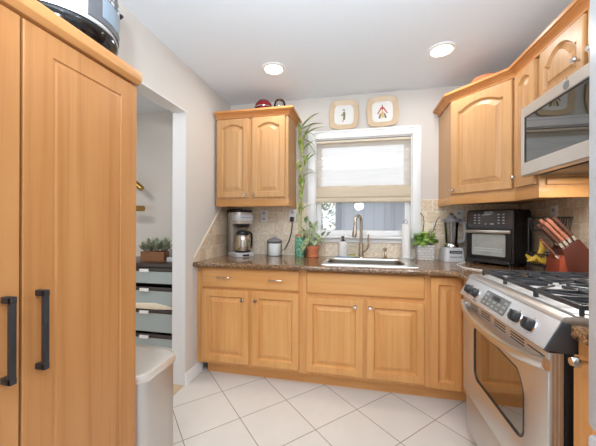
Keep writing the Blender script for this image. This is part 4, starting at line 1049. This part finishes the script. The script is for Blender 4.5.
for i in range(6): b.box(-.03+i*.0105, -.0225+i*.0105, -.0058, -.0048, .393, .402)
part(b, 'maker_mark', 'silver', ctl)
b = MB(); b.prism(rrect(-h0+.012, h0-.012, .045, .255, .012), 'y', -.012, -.002, .002); dr = part(b, 'door', 'black', t)
b = MB(); b.prism(rrect(-.118, .118, .072, .234, .01), 'y', -.0132, -.011); gl_ = part(b, 'door_glass', plain('door_view', (158, 160, 154), .08, noise=.3, scale=14, coat=.6), dr)
b = MB()
for z in (.105, .125): b.box(-.1, .1, -.0137, -.0131, z, z+.003)
for i in range(14): b.box(-.095+i*.0142, -.093+i*.0142, -.0137, -.0131, .108, .125)
part(b, 'rack', 'silver', gl_)
b = MB(); b.box(-h0+.006, h0-.006, -.040, -.022, .240, .263, .005); b.box(-h0+.02, -h0+.04, -.024, -.010, .242, .258); b.box(h0-.04, h0-.02, -.024, -.010, .242, .258); part(b, 'door_handle', 'steel_x', dr)
b = MB(); b.prism(rrect(-h0+.02, h0-.02, .018, .042, .008), 'y', -.012, -.002, .002); part(b, 'crumb_tray', 'hatblk', t)
for x in (-h0+.035, h0-.035):
    for y in (.03, D-.035):
        b = MB(); b.lathe([(.013, 0), (.015, .018), (.0001, .019)], (x, y, 0), 12); part(b, 'foot', 'black', t)
b = MB()
for i in range(6): b.box(h0-.001, h0+.0012, .05+i*.028, .065+i*.028, .30, .305); b.box(h0-.001, h0+.0012, .05+i*.028, .065+i*.028, .315, .32)
part(b, 'side_vent', 'iron', t)

t = thing('white_cord', 'thin white cord looping on the granite in front of the toaster oven', 'cord', (.8, 2.35, CT))
b = MB(); b.tube([(.83, 2.46, CT+.004), (.79, 2.42, CT+.004), (.74, 2.36, CT+.004), (.715, 2.27, CT+.004), (.73, 2.18, CT+.004), (.78, 2.10, CT+.004), (.86, 2.05, CT+.004)], .0038); part(b, 'cable', 'whiteplastic', t, True)

# two tier wire basket with bananas
bx, by = 1.205, 2.125
t = thing('wire_basket', 'two-tier dark wire basket against the right wall tiles', 'basket', (bx, by, CT))
def basket(b, x0, x1, y0, y1, z0, z1, n=7):
    r = .0028; k = .012
    for z, q in ((z1, 0), (z0, k)):
        b.tube([(x, y, z) for x, y in rrect(x0+q, x1-q, y0+q, y1-q, .02, 4)], r if q else .004, 6, True)
    for i in range(n):
        u = i/(n-1); x = x0+.02+(x1-x0-.04)*u; y = y0+.02+(y1-y0-.04)*u
        b.tube([(x, y0, z1), (x, y0+k, z0), (x, y1-k, z0), (x, y1, z1)], .002, 5)
        b.tube([(x0, y, z1), (x0+k, y, z0), (x1-k, y, z0), (x1, y, z1)], .002, 5)
b = MB(); basket(b, -.075, .085, -.09, .09, .268, .352); part(b, 'upper_tier', 'wire', t)
b = MB(); basket(b, -.085, .085, -.10, .09, .04, .12); part(b, 'lower_tier', 'wire', t)
b = MB(); b.rod((.08, .085, .004), (.08, .085, .352), .004); b.rod((-.07, .085, .004), (-.07, .085, .352), .004)
for x, y in ((-.075, -.09), (.075, -.09), (.075, .08), (-.075, .08)): b.rod((x, y, .0), (x, y, .045), .004)
part(b, 'post', 'wire', t)
def banana(name, label, base, spin, tilt, grp='bananas in the lower wire basket'):
    t = thing(name, label, 'banana', base, spin, grp)
    pts = []; rs = []
    for i in range(13):
        u = i/12; a = R_(-55+110*u); pts.append((.095*math.sin(a), -.095*(1-math.cos(a))*math.cos(tilt), .017+.095*(1-math.cos(a))*math.sin(tilt)))
        rs.append(.0165*min(1, .35+3.0*min(u, 1-u)))
    part(MB().tube(pts, rs, 8), 'fruit', 'banana', t)
    p = Vector(pts[-1]); d = (Vector(pts[-1])-Vector(pts[-2])).normalized()
    part(MB().rod(p-d*.004, p+d*.018, .005, 8, .004), 'stem', 'soil', t)
    return t
ba = banana('banana', 'lowest yellow banana curving along the front of the wire basket', (bx-.030, by-.075, CT+.050), R_(0), R_(90))
ba = banana('banana', 'yellow banana standing tallest in the wire basket', (bx-.045, by-.025, CT+.115), R_(0), R_(90)); ba.rotation_euler = (0, R_(-62), 0)
ba = banana('banana', 'yellow banana at the back of the lower wire basket', (bx-.030, by+.04, CT+.050), R_(0), R_(90))

# knife block
KY = 1.895
t = thing('knife_block', 'dark cherry knife block behind the range grates', 'knife block', (1.17, KY+.03, CT))
y0, y1 = KY-.02, KY+.09
ang = R_(50)
b = MB(); b.prism([(1.165, CT), (XR-.014, CT), (XR-.014, CT+.120), (1.213, CT+.226), (1.132, CT+.166)], 'y', y0, y1, .003); part(b, 'main_block', 'darkcherry', t, True)
b = MB(); b.prism([(1.118, CT), (1.164, CT), (1.164, CT+.150), (1.150, CT+.146), (1.118, CT+.108)], 'y', y0+.002, y1+.01, .002); part(b, 'steak_knife_block', 'cherry', t, True)
kn = Vector((-.66, 0, .75)).normalized()
kv = Vector((1.215-1.135, 0, .222-.165)).normalized()
def knife(label, p, L, r, blade=.02, grp='knife handles in the block', mat='handle'):
    t = thing('knife', label, 'knife', tuple(p), 0, grp)
    q = Vector((0, 1, 0)); bq = kn.cross(q)
    def lp(s, a, c): return [kn*s+kv*(a*x)+q*(c*y) for x, y in rrect(-1, 1, -1, 1, .5, 3)]
    part(MB().loft([lp(0, r*.9, .0012), lp(blade, r*.9, .0012)]), 'blade', 'chrome', t)
    part(MB().loft([lp(blade*.8, r*.95, r*.75), lp(blade+.012, r*.95, r*.75)]), 'bolster', 'chrome', t)
    part(MB().loft([lp(blade+.012, r*.9, r*.7), lp(blade+.03, r, r*.8), lp(blade+L*.6, r*.85, r*.72), lp(blade+L*.9, r*1.15, r*.85), lp(blade+L, r*.9, r*.6)]), 'handle', mat, t)
M['handle_dark'] = plain('dark_handle', (92, 58, 46), .35, noise=.3, scale=80)
top0 = Vector((1.132, 0, CT+.168))
specs = [(.86, .012, .150, .0100, 'largest knife handle, nearest the range and topmost in the block'), (.60, .014, .155, .0100, 'long knife handle nearest the range, second from the top'), (.36, .012, .150, .0095, 'long knife handle nearest the range, third from the top'),
         (.13, .014, .135, .0090, 'knife handle nearest the range, lowest in the main block'),
         (.74, .052, .150, .0095, 'knife handle in the middle row near the top of the block'), (.46, .052, .165, .0095, 'knife handle in the middle row reaching furthest left'), (.20, .052, .15, .0090, 'lowest knife handle in the middle row of the block'),
         (.88, .090, .11, .0090, 'short knife handle in the back corner of the block'), (.58, .090, .14, .0090, 'knife handle in the back row behind the middle one')]
KL = math.hypot(.083, .062)
for n_, (u, dy, L, r, lb) in enumerate(specs):
    p = top0+kv*(KL*u)+kn*.0015; knife(lb, (p.x, KY-.02+dy, p.z), L, r, mat='handle' if n_ % 3 else 'handle_dark')
c0 = Vector((1.118, 0, CT+.110)); sv = Vector((.032, 0, .038)).normalized()
names = ['lowest and nearest the range', 'second from the bottom', 'third from the bottom', 'third from the top', 'second from the top', 'topmost of its row']
for i in range(6):
    p = c0+sv*(.003+.0082*i)+kn*.0015
    knife('small steak knife handle in the lower row of the block, '+names[i], (p.x, KY-.006+i*.0165, p.z), .105, .0052, .012, 'steak knives in the lower row', 'handle' if i % 2 else 'handle_dark')
